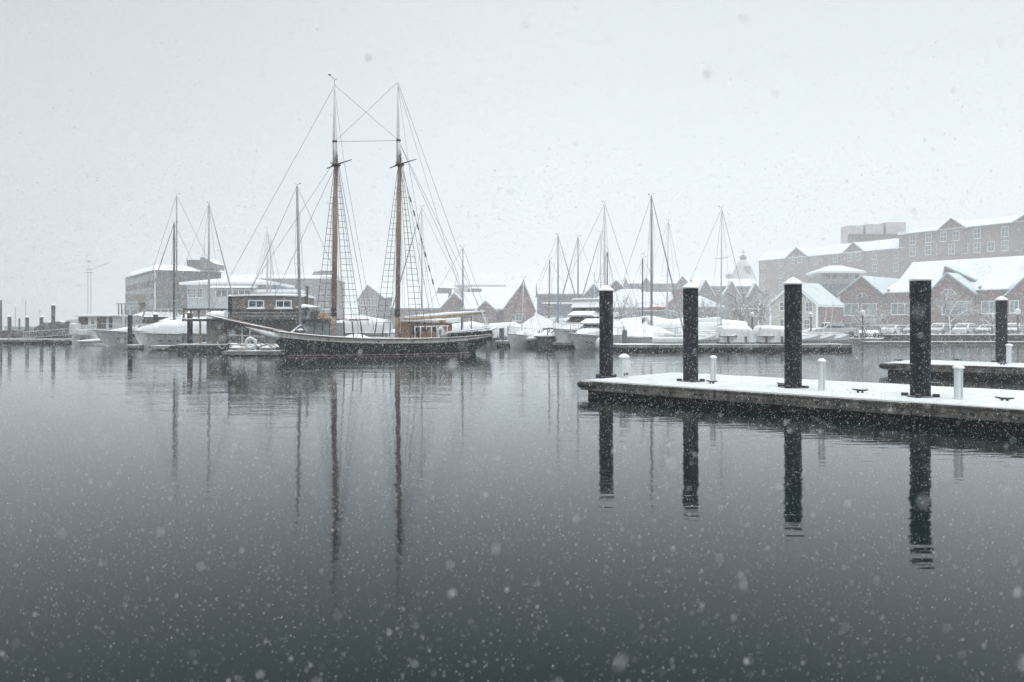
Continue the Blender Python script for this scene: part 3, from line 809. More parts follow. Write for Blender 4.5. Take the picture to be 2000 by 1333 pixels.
# ---- brick building with green trimmed gables on the right, its front turned towards the basin
b = bld('brick_building', 'long red brick building with green trimmed gables and a wide snowy roof', 'building', 1740, 112, R(-50)); q = Pix(b)
X = q.x; Z = q.z
ze = Z(571, 1740); zr = q.z(512, 1790, 18)
MB().box(X(1737), X(2150), 3.32, 34, -.6, ze - .05).build('wall', BRICK, b)
e0 = [(X(1728), 2.8, ze), (X(2160), 2.8, ze), (X(2160), 34, ze), (X(1728), 34, ze)]; r0 = [(q.x(1783, 18), 18, zr), (X(2160), 18, zr)]
MB().add(e0 + r0 + [(v[0], v[1], v[2] + .25) for v in e0], [(6, 7, 5, 4), (7, 8, 5), (8, 9, 4, 5), (9, 6, 4), (0, 1, 7, 6), (1, 2, 8, 7), (2, 3, 9, 8), (3, 0, 6, 9), (0, 1, 2, 3)]).build('roof', SNOWR, b)
for (pa, pb, pk, yp, y0, y1) in ((1641, 1722, 1684, 540, 0, 22), (1812, 1903, 1850, 534, .3, 17), (1968, 2080, 2020, 526, 0, 17)):
    wing(b, X(pa), X(pb), y0, y1, -.6, Z(573, (pa + pb)/2), Z(yp, pk), 'front', BRICK, TRIMG, peak=X(pk), rm=SNOWG)
wing(b, X(1818), X(1880), 6.5, 15, ze - 2, q.z(548, 1850, 6.5), q.z(521, 1847, 6.5), 'front', BRICK, TRIMG, peak=q.x(1847, 6.5), rm=SNOWG)
MB().prism([(X(1612), Z(597, 1612)), (X(1640), Z(597, 1640)), (X(1640), Z(577, 1640))], .4, 6).build('porch_roof', SNOWR, b)
MB().box(X(1614), X(1640), .6, 8, -.6, Z(598, 1625)).build('porch_wall', BRICK, b)
for pa, pb in ((1722, 1812), (1903, 1968)):
    MB().box(X(pa) + .01, X(pb) - .01, .8, 3.3, -.6, ze - .05).build('link_wall', BRICK, b)
    MB().prism([(.2, ze - .15), (3.4, ze - .15), (8, ze + 2.6), (8, ze + 2.8), (.2, ze + .08)], X(pa), X(pb), 'x').build('link_roof', SNOWR, b)
for (p0, p1, y0, y1, n) in ((1648, 1677, 593, 617, 2), (1683, 1712, 593, 617, 2), (1737, 1777, 592, 615, 3), (1782, 1796, 592, 615, 1), (1838, 1888, 589, 615, 3), (1914, 1945, 588, 613, 2), (1972, 1990, 587, 612, 2)):
    pm_ = (p0 + p1)/2; yy = 0 if p0 < 1720 or p0 > 1960 else (.3 if 1810 < p0 < 1900 else .8)
    window(b, X(pm_), yy, Z((y0 + y1)/2, pm_), X(p1) - X(p0), Z(y0, pm_) - Z(y1, pm_), pm=PANEG, nx=n, fm=TRIMW, bar=.12)
fan_window(b, X(1684), 0, Z(582, 1684), 1.2); fan_window(b, X(1851), .3, Z(577, 1851), 1.4)
for p in (1655, 1672, 1697, 1745, 1765, 1838, 1858, 1880, 1925, 1948):
    yy = .0 if p < 1720 else (.8 if p < 1800 else (.3 if p < 1903 else .8))
    window(b, X(p), yy, Z(640, p), 1.5, 2.2, TRIMGR, PANE, 1, 1)
for p in (1733, 1912): MB().lathe([(.25, 0), (.28, .4), (.4, .45), (.36, .7), (.01, .85)], (X(p), 0.55, ze), 10).build('roof_vent', METAL, b)
for p in (1725, 1808, 1906): MB().tube([(X(p), .6, -.5), (X(p), .6, ze - .3)], .09, 6).build('downpipe', TRIMG, b)
MB().lathe([(.0, 0), (.18, .1), (.18, .3), (.0, .4)], (X(1765), .5, Z(596, 1765)), 8).build('wall_lamp', mat('warm_lamp', (.8, .75, .6), .4), b)

# ---- cream gabled house and the look-out pavilion behind it
b = bld('gabled_house', 'cream clapboard gabled house with arched attic window and a brick side wall', 'house', 1550, 108, R(-50)); q = Pix(b)
X = q.x; Z = q.z
zeh = Z(594, 1550)
wing(b, X(1503), X(1597), 0, 11, -.6, zeh, Z(553, 1550), 'front', CLAPC, TRIMW, peak=X(1550), over=.5, rm=SNOWG)
MB().box(X(1597) + .02, X(1597) + .2, .4, 11, -.6, zeh - .5).build('wall', BRICK, b)
for (p, y, w_, h_) in ((1531, 599, 2.2, 2.0), (1580, 600, 1.7, 2.2), (1531, 632, 2.1, 2.1), (1576, 634, 1.4, 2.2)): window(b, X(p), 0, Z(y, p), w_, h_, TRIMW, PANE, 2, 2, bar=.11)
m = MB(); pts = [(-1.4*math.cos(a), 1.4*math.sin(a)) for a in [PI*k/10 for k in range(11)]]; m.prism(pts, -.06, .03); o = m.build('arched_window', TRIMW, b); o.location = (X(1565), 0, Z(583, 1565))
MB().prism([(p[0]*.84, .08 + p[1]*.84) for p in pts], -.09, -.061).build('pane', PANE, o)
for p in (1504.5, 1595.5): MB().box(X(p) - .2, X(p) + .2, -.05, -.003, -.6, zeh - .2).build('corner_board', TRIMW, b)
b = bld('lookout_pavilion', 'cream upper storey with white hipped roof and railed terrace between house and hotel', 'pavilion', 1640, 128); q = Pix(b)
X = q.x; Z = lambda y, p=1640: q.z(y, p)
wing(b, X(1605), X(1680), 0, 7, -.6, Z(532), Z(517), 'hip', CLAPC, TRIMW, over=1.2)
for p in (1617, 1630, 1653, 1674): window(b, X(p), 0, Z(541), 1.4, 1.6, TRIMW, PANE, 1, 1)
MB().box(X(1568), X(1660), -4, -.05, -.6, Z(556)).build('terrace_base', CLAPG, b)
m = MB()
for k in range(5): m.box(X(1568), X(1658), -4.08, -4.0, Z(555) + .02 + k*.3, Z(555) + .12 + k*.3)
for k in range(9): xx = lerp(X(1568), X(1658), k/8); m.box(xx - .05, xx + .05, -4.0, -3.9, Z(556), Z(541))
m.build('terrace_rail', TRIMGR, b)

# ---- hotel, running obliquely away up the hill
HA = math.atan2(-.865, .505)
b = thing('brick_hotel', 'long brown brick hotel with stepped snowy roof and rows of white windows', 'hotel', (58*1.95, 182*1.95, GZ), HA); q = Pix(b)
hx = q.x; hz_ = lambda y, p: q.z(y, p)
xa, xb_, xc = hx(1482), hx(1766), hx(2075)
zeL = hz_(502, 1560); zrL = hz_(483, 1600) + .9
wing(b, xa, xb_, 0, 13, -.6, zeL, zrL, 'side', BRICKB, TRIMG, over=.4)
zeU = hz_(449, 1850); zrU = hz_(431, 1900) + .9
wing(b, hx(1771), xc, -.8, 14, -.6, zeU, zrU, 'hip', BRICKB, TRIMG, over=.4)
MB().box(hx(1757), hx(1771) - .01, -.4, 8, -.6, hz_(459, 1765)).build('stair_tower', BRICKB, b)
MB().box(hx(1755), hx(1772), -.7, 8.2, hz_(459, 1765) + .003, hz_(453, 1765)).build('tower_roof', SNOWR, b)
for (pc, hw, pk, off) in ((1557, 22, 484, 0), (1668, 21, 474, 0), (1862, 28, 427, -.8), (2010, 30, 418, -.8)):
    x = hx(pc); w_ = (hx(pc + hw) - hx(pc - hw))/2; e0 = zeL if off == 0 else zeU
    wing(b, x - w_, x + w_, off - .35, off + 6, e0 - 9, e0 - .1, hz_(pk, pc), 'front', BRICKB, TRIMG, over=.35)
wins = [(1490, 519), (1525, 513), (1549, 508), (1563, 507), (1592, 511), (1632, 505), (1661, 503), (1677, 501), (1708, 500), (1490, 543), (1525, 538), (1540, 538), (1577, 533), (1608, 528), (1632, 526), (1660, 525), (1708, 524), (1750, 498), (1750, 522), (1525, 557), (1490, 566), (1577, 560)]
for (p, y) in wins: window(b, hx(p), -.36 if p in (1549, 1563, 1661, 1677) else 0.0, hz_(y, p), 2.0, 3.1, TRIMW, PANE, 2, 2, bar=.1)
for (p, y) in [(1816, 465), (1846, 463), (1871, 461), (1911, 457), (1965, 453), (1815, 489), (1837, 488), (1887, 486), (1911, 484), (1965, 480), (1992, 479), (1938, 482), (1862, 487), (1785, 470), (1785, 492)]:
    window(b, hx(p), -1.16 if p in (1846, 1871, 1862) else -.8, hz_(y, p), 2.3, 3.5, TRIMW, PANE, 2, 2, bar=.13)
b = bld('rooftop_plant_block', 'pale boxy rooftop plant units rising behind the lower hotel roof', 'plant block', 1712, 450/DS); q = Pix(b)
for (p0, p1, y0, dd) in ((1655, 1686, 441, 0), (1692, 1726, 438, .5), (1732, 1771, 434, 1)):
    MB().box(q.x(p0), q.x(p1), dd, 9, -.6, q.z(y0, p0)).build('plant_unit', mat('plant_grey', (.42, .4, .41), .8, .12, .4, snow=1), b)
MB().box(q.x(1657), q.x(1770), -.6, -.02, -.6, q.z(458, 1700)).build('screen_wall', BRICKB, b)
MB().box(q.x(1660), q.x(1768), 1.5, 8, -.6, q.z(446, 1700)).build('core_wall', BRICKB, b)

# ---- domed church behind the marina
b = bld('domed_church', 'faint grey church dome with lantern and cross seen through the snow', 'church', 1458, 560/DS); q = Pix(b); c0 = (0, 8, 0)
s = 300/F
DOMEM = mat('grey_slate_dome', (.3, .31, .33), .8, .3, .25, snow=.7, lo=.55)
MB().lathe([(9.4, 0), (9.4, pz(553, 560)), (8.9, pz(552, 560))], c0, 12).build('drum', CLAPG, b, 'auto')
zc = lambda y: pz(y, 560)
MB().lathe([(10.0, zc(552)), (9.7, zc(546)), (8.0, zc(535)), (5.7, zc(522)), (3.7, zc(512)), (2.6, zc(508))], c0, 16).build('dome', DOMEM, b, 'auto')
MB().lathe([(2.3, zc(508)), (2.3, zc(503)), (3.0, zc(502.5)), (1.4, zc(499)), (.3, zc(497)), (.01, zc(496.8))], c0, 10).build('lantern', CLAPG, b, 'auto')
MB().box(-.2, .2, 7.9, 8.1, zc(497), zc(487)).box(-1.3, 1.3, 7.92, 8.08, zc(493), zc(491.5)).build('cross', TRIMGR, b)
MB().cbox((1.3, 1.6, zc(533)), (3.7, 3.0, 8.6)).prism([(-.9, zc(528) + 1.2), (3.4, zc(528) + 1.2), (1.3, zc(522))], 0, 6).build('dormer', CLAPG, b)
MB().box(-13, -9.1, 4, 8, 0, zc(536)).build('corner_turret', CLAPG, b)
MB().prism([(-13.6, zc(536) + .02), (-8.5, zc(536) + .02), (-11, zc(529))], 3.6, 8.4).build('turret_roof', SNOWR, b)

# ---- centre: shops along the wharf
def simple(name, label, pxc, d, wings, wins=(), cat='building', extra=None, group=None):
    b = bld(name, label, cat, pxc, d, 0, group); q = Pix(b); d *= DS
    for (p0, p1, dy0, dy1, yb, ye, yr, mode, wm_, *pk) in wings:
        wing(b, q.x(p0, dy0), q.x(p1, dy0), dy0, dy1, -.7, q.z(ye, pxc, dy0), q.z(yr, pxc, (dy0 + dy1)/2 if mode != 'front' else dy0), mode, wm_, TRIMGR if not (len(pk) > 1 and pk[1]) else pk[1], over=.35, peak=q.x(pk[0], dy0) if pk and pk[0] else None)
    for (p, y, w_, h_, nx, nz, dy) in wins: window(b, q.x(p, dy), dy, q.z(y, p, dy), w_/F*d, h_/F*d, TRIMW, PANE, nx, nz)
    if extra: extra(b, q)
    return b
def ex(b, q):
    MB().box(q.x(1060), q.x(1142), -1.4, .0, q.z(594, 1100), q.z(591, 1100)).build('canopy', COVER, b)
    MB().box(q.x(1050), q.x(1100), -.3, -.02, -.6, q.z(617, 1075)).build('shop_front', CLAPW, b)
    for p in (1068, 1088, 1108, 1128): window(b, q.x(p), 0, q.z(603, p), 1.2, 1.6, TRIMGR, PANE, 2, 1)
simple('wharf_shop', 'long grey shop with tall front gable and broad snowy roof', 1090, 135, [(1052, 1185, 0, 15, 0, 574, 552, 'side', CLAPG), (1140, 1178, -2.0, 8, 0, 578, 555, 'front', CLAPG, 1159)], extra=ex)
simple('brick_warehouse', 'brown brick warehouse with two front gables and snowy roofs', 985, 122, [(905, 1000, 2, 15, 0, 603, 572, 'side', BRICKB), (930, 969, 0, 7, 0, 606, 588, 'front', BRICKB, 948), (984, 1044, -.6, 14, 0, 602, 551, 'front', BRICK, 1022)],
       [(1013, 620, 12, 14, 2, 1, -.6), (1003, 622, 6, 12, 1, 1, -.6), (920, 622, 8, 12, 1, 2, 2), (948, 626, 9, 12, 2, 1, 0)])
simple('long_shed', 'low brick shed with a long snowy roof and gable end behind the mainmast', 835, 128, [(765, 870, 1, 12, 0, 601, 575, 'side', BRICKG), (862, 914, 0, 12, 0, 600, 573, 'front', BRICKB, 887)], [(880, 612, 10, 10, 2, 1, 0), (815, 612, 12, 8, 3, 1, 1)])
simple('gabled_hall', 'grey gabled hall with rows of tall windows and a snowy roof beside the foremast', 745, 150, [(700, 752, 0, 9, 0, 583, 557, 'front', BRICKG, 718), (740, 850, 1, 12, 0, 580, 558, 'side', BRICKG)],
       [(p, y, 4.5, 13, 1, 2, 0) for p in (706, 712, 722, 728, 735) for y in (590, 609)])
b = bld('tent_pavilion', 'white peaked tent roof pavilion standing above the wharf shops', 'pavilion', 857, 165); q = Pix(b)
m = MB(); xs0, xs1 = q.x(818), q.x(896); zb = q.z(563, 857); zt_ = q.z(530, 857); xc = q.x(857)
rows = []
for (f, g_) in ((0, 1), (.3, .62), (.6, .33), (.85, .12), (1, .02)): rows.append([(xc + (xs1 - xs0)/2*g_*math.cos(a), 5 + (xs1 - xs0)/2*g_*math.sin(a), lerp(zb, zt_, f)) for a in [2*PI*k/8 + PI/8 for k in range(8)]])
m.ring_loft(rows); m.build('tent_roof', SNOWR, b)
MB().lathe([(4.0, -.6), (4.0, zb - .01)], (xc, 5, 0), 8).build('wall', CLAPG, b)
simple('hip_roof_shop', 'wide low shop with white snowy roof and brick chimney wall near the gangway', 1262, 118, [(1190, 1330, 0, 13, 0, 600, 572, 'side', BRICKG)], [(1215, 612, 8, 9, 2, 1, 0), (1240, 612, 8, 9, 2, 1, 0)],
       extra=lambda b, q: (MB().box(q.x(1322), q.x(1352), -.8, 6, -.6, q.z(567, 1335)).build('chimney_wall', BRICK, b), MB().prism([(q.x(1305), q.z(592, 1310)), (q.x(1322), q.z(582, 1310)), (q.x(1322), -.6), (q.x(1305), -.6)], -.78, 4).build('wall', BRICK, b)))
simple('porch_gable_house', 'small grey house with sloping porch roof behind the first dock pile', 1210, 150, [(1176, 1232, 0, 10, 0, 575, 548, 'front', CLAPG, 1203), (1205, 1258, -3, -.1, 0, 571, 565, 'hip', CLAPW)], [(1225, 577, 14, 6, 4, 1, -3)])
simple('dormer_terrace', 'distant terrace with little roof gables and white dormer band', 1290, 185, [(1228, 1345, 0, 12, 0, 554, 540, 'side', CLAPG), (1252, 1272, -1, 6, 0, 556, 543, 'front', CLAPG), (1322, 1344, -1, 6, 0, 553, 540, 'front', CLAPG)], [(p, 560, 7, 6, 2, 1, 0) for p in (1310, 1322, 1334)])
simple('twin_gable_house', 'grey twin gabled house with snowy dormer roofs right of the second pile', 1425, 160, [(1360, 1480, 2, 14, 0, 559, 546, 'side', BRICKG), (1362, 1395, 0, 9, 0, 575, 547, 'front', BRICKG, 1378), (1412, 1444, 0, 9, 0, 576, 550, 'front', BRICKG, 1429), (1462, 1490, 0, 9, 0, 577, 553, 'front', BRICKG, 1475)],
       [(1402, 566, 8, 5, 2, 1, 2), (1452, 569, 8, 5, 2, 1, 2)])
def ex(b, q):
    m = MB(); m.box(q.x(1430), q.x(1488), -.3, -.02, -.5, q.z(600, 1460)); m.build('shop_front', BRICKB, b)
    o = MB().box(q.x(1440), q.x(1460), -.42, -.301, q.z(613, 1450), q.z(607, 1450)).build('sign_board', mat('ochre_sign', (.25, .23, .14), .7), b)
    MB().box(q.x(1428), q.x(1486), -1.2, -.31, q.z(604.5, 1460), q.z(603, 1460)).build('awning', COVER, b)
simple('hip_roof_store', 'dark low store with hipped snowy roof and ochre sign board', 1410, 128, [(1340, 1412, 0, 10, 0, 600, 578, 'hip', BRICKG)], extra=ex)
b = bld('distant_hall', 'very faint flat roofed hall far behind the centre roofs', 'building', 935, 520/DS); q = Pix(b)
MB().box(q.x(888), q.x(988), 0, 14, -.6, q.z(557, 935)).build('wall', BRICKG, b)
MB().box(q.x(887), q.x(989), -.4, 14.2, q.z(557, 935) + .01, q.z(557, 935) + .5).build('roof', SNOWR, b)
simple('chimney_cottage', 'small brick cottage with boxy chimney peeping over the warehouse roof', 955, 165, [(918, 1000, 1, 10, 0, 574, 562, 'side', BRICKB), (905, 925, 0, 8, 0, 580, 562, 'front', BRICKB)], extra=lambda b, q: MB().box(q.x(921), q.x(940), -.5, 3, 3, q.z(564, 930)).build('chimney', BRICKB, b))

# ---- left: brick office block with mansard roof
b = thing('office_block', 'brown brick office block with banded windows and a snowy mansard roof', 'office', (px(303, 172), 172, GZ), 0.0); q = Pix(b)
hgt = q.z(528, 303); 
e = Vector((px(245, 202) - b.location.x, 30, 0)); f = Vector((px(432, 180) - b.location.x, 8, 0))
fp = [(0, 0), (f.x, f.y), (f.x + e.x, f.y + e.y), (e.x, e.y)]
MB().prism(fp, -.6, hgt, 'z').build('wall', BRICKG, b)
cx_ = sum(p[0] for p in fp)/4; cy_ = sum(p[1] for p in fp)/4
m = MB(); o1 = [(cx_ + (p[0] - cx_)*1.05, cy_ + (p[1] - cy_)*1.05, hgt + .01) for p in fp]; o2 = [(cx_ + (p[0] - cx_)*.93, cy_ + (p[1] - cy_)*.93, hgt + 1.3) for p in fp]
m.ring_loft([o1, o2]); m.build('mansard_roof', mat('mansard', (.16, .16, .17), .8, .2, .5, snow=1, lo=.25), b)
MB().box(f.x*.42, f.x*.72, 5, 11, hgt + .6, hgt + 2.7).build('stair_head', BRICKG, b)
MB().prism([(f.x*.72, hgt + .6), (f.x*1.0, hgt + .6), (f.x*1.0, hgt + 1.8), (f.x*.8, hgt + 3.2), (f.x*.72, hgt + 3.2)], 4, 10).build('penthouse', mat('mansard', (.16, .16, .17)), b)
MB().tube([(f.x*.74, 6, hgt + 3), (f.x*.74, 6, hgt + 6.5)], .05, 5).build('antenna', TRIMGR, b)
ln = e.length; ang = math.atan2(e.y, e.x)
for k, z in enumerate((hgt - 1.4, hgt - 4.4, hgt - 7.2)):
    m = MB(); dirv = e.normalized(); nrm = Vector((-dirv.y, dirv.x, 0)) * 1
    if nrm.y > 0: nrm = -nrm
    def pt(t, o_, zz): p_ = e*t + nrm*o_; return (p_.x, p_.y, zz)
    m.add([pt(.04, .05, z - .75), pt(.96, .05, z - .75), pt(.96, .05, z + .75), pt(.04, .05, z + .75), pt(.04, -.1, z - .75), pt(.96, -.1, z - .75), pt(.96, -.1, z + .75), pt(.04, -.1, z + .75)], [(0, 1, 2, 3), (0, 1, 5, 4), (1, 2, 6, 5), (2, 3, 7, 6), (3, 0, 4, 7)])
    o = m.build('window_band', PANE, b)
    m = MB()
    for i in range(13):
        t = lerp(.04, .96, i/12); m.add([pt(t - .006, .1, z - .78), pt(t + .006, .1, z - .78), pt(t + .006, .1, z + .78), pt(t - .006, .1, z + .78), pt(t - .006, .03, z - .78), pt(t + .006, .03, z - .78), pt(t + .006, .03, z + .78), pt(t - .006, .03, z + .78)], [(0, 1, 2, 3), (0, 1, 5, 4), (1, 2, 6, 5), (2, 3, 7, 6), (3, 0, 4, 7)])
    m.build('mullion_set', TRIMGR, o)
MB().tube([(.1, -.25, -.5), (.1, -.25, hgt)], .12, 6).build('drain_pipe', TRIMW, b)
# long plain block behind it
b = bld('plain_block', 'long windowless grey block with flat snowy roof behind the houseboat', 'building', 540, 160); q = Pix(b)
zt_ = q.z(545, 540)
MB().box(q.x(415), q.x(648), 0, 20, -.6, zt_).build('wall', BRICKG, b)
MB().prism([(-.4, zt_ + .01), (20, zt_ + .01), (20, zt_ + 1.6), (4, zt_ + 1.55), (-.4, zt_ + .3)], q.x(414), q.x(649), 'x').build('roof', SNOWR, b)
MB().prism([(q.x(600), zt_ + 1.5), (q.x(640), zt_ + 1.5), (q.x(640), zt_ + 2.9), (q.x(616), zt_ + 3.1), (q.x(604), zt_ + 2.8)], 6, 12).build('roof_unit', BRICKG, b)
# white club house with hipped roof
b = bld('club_house', 'white clapboard club house with broad two tier hipped snowy roof', 'club house', 455, 104); q = Pix(b)
X = q.x; Z = lambda y: q.z(y, 455)
wing(b, X(366), X(530), 0, 12, -.6, Z(554), Z(540), 'hip', CLAPW, TRIMW, over=1.3)
MB().box(X(425), X(500), -2.4, -.02, -.6, Z(566)).build('wall', CLAPW, b)
MB().prism([(-3.2, Z(564)), (-.01, Z(564)), (-.01, Z(556)), (-3.2, Z(563))], X(418), X(505), 'x').build('porch_roof', SNOWR, b)
MB().box(X(500) + .01, X(575), -1.0, 6, -.6, Z(572)).build('wall', CLAPW, b)
MB().box(X(500) + .01, X(580), -1.4, 6.2, Z(572) + .01, Z(566)).build('porch_roof', SNOWR, b)
for p in (371, 378, 390): window(b, X(p), 0, Z(573), 1.1, 1.9, TRIMW, PANE, 2, 3)
m = MB(); m.box(X(430), X(496), -2.46, -2.41, Z(580), Z(569)); m.build('porch_window', PANE, b)
for k in range(7): MB().box(lerp(X(430), X(496), k/6) - .06, lerp(X(430), X(496), k/6) + .06, -2.52, -2.47, Z(580), Z(569)).build('porch_post', TRIMW, b)
MB().box(X(428), X(500), -2.55, -2.42, Z(590), Z(580.3)).build('porch_parapet', CLAPW, b)
# fenced boat yard wall, gantry and the far derrick
b = bld('yard_fence', 'pale ochre boarded yard fence with white rail in front of the office block', 'fence', 330, 100/DS); q = Pix(b)
MB().box(q.x(282), q.x(436), 0, .2, -.8, q.z(606, 330)).build('board_panel', YELL, b)
MB().box(q.x(240), q.x(436), -.1, .3, q.z(605, 330), q.z(603.5, 330)).build('top_rail', TRIMW, b)
for k in range(14): MB().box(lerp(q.x(240), q.x(434), k/13) - .07, lerp(q.x(240), q.x(434), k/13) + .07, -.12, -.01, -.8, q.z(605.5, 330)).build('post', TRIMW, b)
b = bld('loading_gantry', 'ochre steel loading gantry beside the office block wall', 'gantry', 265, 98/DS); q = Pix(b)
Zg = lambda y: q.z(y, 265)
MB().box(q.x(272), q.x(284), 0, .5, -.8, Zg(576)).build('column', YELL, b)
MB().box(q.x(246), q.x(284), -.2, .7, Zg(583), Zg(575)).build('beam', YELL, b)
MB().box(q.x(275), q.x(290), -.8, -.21, Zg(592), Zg(576)).build('hoist_box', YELL, b)
for p in (230, 236, 243): MB().tube([(q.x(p), .2, -.8), (q.x(p), .2, Zg(595))], .08, 6).build('leg', TRIMGR, b)
MB().box(q.x(226), q.x(272), .05, .5, Zg(594.5), Zg(593)).build('catwalk', TRIMGR, b)
b = thing('derrick_tower', 'thin faint derrick tower with platforms and slanted arm out on the far quay', 'crane', (px(175, 440), 440, 0)); D = 440
lx = lambda p: px(p, D) - b.location.x
for p in (171.5, 177.5): MB().tube([(lx(p), 0, -1), (lx(p), 0, pz(532, D))], .22, 5).build('mast', TRIMGR, b)
MB().tube([(lx(174), 0, pz(532, D)), (lx(174), 0, pz(511, D))], .16, 5).build('mast', TRIMGR, b)
for y, hw in ((533.5, 7), (528, 4.5), (511.5, 3.5)): MB().box(lx(174 - hw), lx(174 + hw), -.7, .7, pz(y, D), pz(y, D) + .5).build('platform', TRIMGR, b)
MB().tube([(lx(176), 0, pz(528, D)), (lx(214), 0, pz(513, D))], .15, 5).build('arm', TRIMGR, b)
MB().tube([(lx(175), 0, pz(512, D)), (lx(188), 0, pz(521, D)), (lx(214), 0, pz(513, D))], .07, 4).build('cable', TRIMGR, b)
# far wooded shore hardly seen through the snow
m = MB(); rows = []
rr = random.Random(5)
pr = [(-330 + i*9, 2.0 + 2.5*abs(math.sin(i*.37)) + rr.random()*2) for i in range(30)]
m.prism([(pr[0][0], -1)] + pr + [(pr[-1][0], -1)], 560, 572)
tag(m.build('far_shore', mat('far_trees', (.06, .065, .06), .9, .4, .2)), 'low wooded far shore almost lost in falling snow', 'shore', kind='structure')

# ---- quay wall, fence, lamps, trees, cars on the right
QY = 78.0
b = thing('quay_wall', 'long dark stone quay wall topped with a ledge of snow', 'wall', (39, QY, 0))
XE = 190 - 39
MB().box(0, XE, 0, 2.6, -1.5, .52).build('stone_face', STONE, b)
MB().box(-.05, XE, .9, 2.7, .523, .8).build('parapet', STONE, b)
MB().box(-.08, XE, 1.0, 2.75, .803, .86).build('coping_snow', SNOW, b)
b = thing('fender_boom', 'narrow floating walkway white with snow along the foot of the quay wall', 'walkway', (35.2, 76.0, 0))
MB().box(0, 60, 0, 1.2, -.3, .16).build('timber', WOODD, b)
MB().box(-.02, 60, -.02, 1.22, .163, .21).build('snow_cover', SNOW, b)
b = thing('quay_railing', 'thin metal railing with two bars along the top of the quay wall', 'railing', (36, QY + 2.2, GZ + .4)); n = 26
for k in range(n): MB().tube([(k*2.3, 0, 0), (k*2.3, 0, 1.0)], .03, 5).build('post', TRIMGR, b)
for z in (1.0, .52, .1): MB().tube([(0, 0, z), (57.5, 0, z)], .025, 5).build('rail', TRIMGR if z < .9 else TRIMW, b)
def lamp(p, ytop, d, label, g='quayside lamp posts'):
    t = thing('lamp_post', label, 'lamp post', (px(p, d), d, GZ - .1), 0, g); h = pz(ytop, d) - GZ + .1
    MB().lathe([(.2, 0), (.2, .3), (.1, .5), (.075, h - .6), (.12, h - .55)], n=8).build('post', ALUD, t, 'auto')
    MB().lathe([(.12, h - .55), (.24, h - .45), (.27, h - .2), (.2, h - .1)], n=10).build('globe', TRIMW, t, True)
    MB().lathe([(.26, h - .12), (.3, h - .08), (.18, h + .04), (.02, h + .12)], n=10).build('snow_cap', SNOW, t, True)
    return t
lamp(1684.5, 608, 82, 'dark quayside lamp post before the brick gable with arched windows')
lamp(1584, 613, 84, 'short dark lamp post before the cream gabled house')
lamp(1988, 605, 82, 'quayside lamp post just right of the slim pile on the short dock')
lamp(1469, 612, 86, 'slender lamp post behind the two white wrapped boats')
lamp(1205, 612, 92, 'slender lamp post just right of the first dock pile')

TREEM = mat('snowy_bark', (.10, .092, .088), .9, .3, 3, snow=.95, lo=.15)
TREEW = mat('rimed_twigs', (.25, .25, .26), .9, .25, 2, snow=.6, lo=.2)
def tree(p, ytop, d, spread, label, seed, droop=0.0, dens=1.0, whitem=True, base=None):
    rn = random.Random(seed); h = (pz(ytop, d) - GZ)*1.3
    t = thing('bare_tree', label, 'tree', (px(p, d), d, GZ - .2), 0, 'bare trees along the quay')
    tr = MB(); br = MB(); tw = MB()
    def grow(o, v, ln, r, lev):
        pts = [o]; q = Vector(o); dv = Vector(v)
        for k in range(3):
            dv = (dv + Vector((rn.uniform(-.22, .22), rn.uniform(-.22, .22), rn.uniform(-.08, .16) - droop*lev*.12))).normalized(); q = q + dv*ln/3; pts.append(q.copy())
        (tr if lev == 0 else br if lev < 3 else tw).tube(pts, [r, r*.85, r*.7, r*.5], 6 if lev == 0 else 4 if lev < 3 else 3, cap=False)
        if lev >= 5: return
        nb = (6, 4, 4, 3, 2)[lev]
        for k in range(int(nb*dens + .5)):
            i = rn.choice((1, 2, 2, 3, 3)); a = rn.uniform(0, 2*PI); el = rn.uniform(.3, 1.0) if lev else rn.uniform(.5, 1.0)
            nd = (dv*el*.9 + Vector((math.cos(a), math.sin(a), rn.uniform(-.1, .35)))*spread).normalized()
            grow(pts[i], nd, ln*rn.uniform(.55, .8), max(.012, r*.5), lev + 1)
    grow(Vector((0, 0, 0)), Vector((0, 0, 1)), h*.38, max(.1, h*.02), 0)
    tr.build('trunk', TREEM, t); br.build('branch_work', TREEM, t); tw.build('twig_crown', TREEW if whitem else TREEM, t)
    return t
tree(1692, 585, 92, .75, 'bushy snow laden tree before the brick building, beside its arched window gable', 1, .3)
tree(1855, 562, 94, .75, 'widest snow laden tree, right of the largest dock pile', 2, .3, 1.15)
tree(1722, 600, 96, .6, 'small dark bare tree close to the brick wall left of the largest pile', 3, .1)
tree(1938, 590, 95, .7, 'snow laden tree behind the slim pile on the short dock', 4, .3)
tree(1480, 560, 112, .55, 'dark bare tree in front of the hotel corner', 5, 0, 1, False)
tree(1445, 575, 108, .5, 'upright bare tree behind the white wrapped boats', 6, 0, 1, False)
tree(1392, 578, 105, .45, 'upright pale bare tree right of the second dock pile', 7, 0)
tree(1222, 585, 110, .5, 'thin bare tree before the wide low shop roof', 8, 0, .9)
tree(1300, 590, 108, .5, 'small bare tree behind the gangway by the brick chimney wall', 9, 0, .9)
tree(1790, 600, 97, .7, 'snowy shrub like tree hidden partly by the largest dock pile', 10, .2)
tree(740, 612, 110, .6, 'small bare tree behind the schooner between its masts', 11, .2, .9, False)

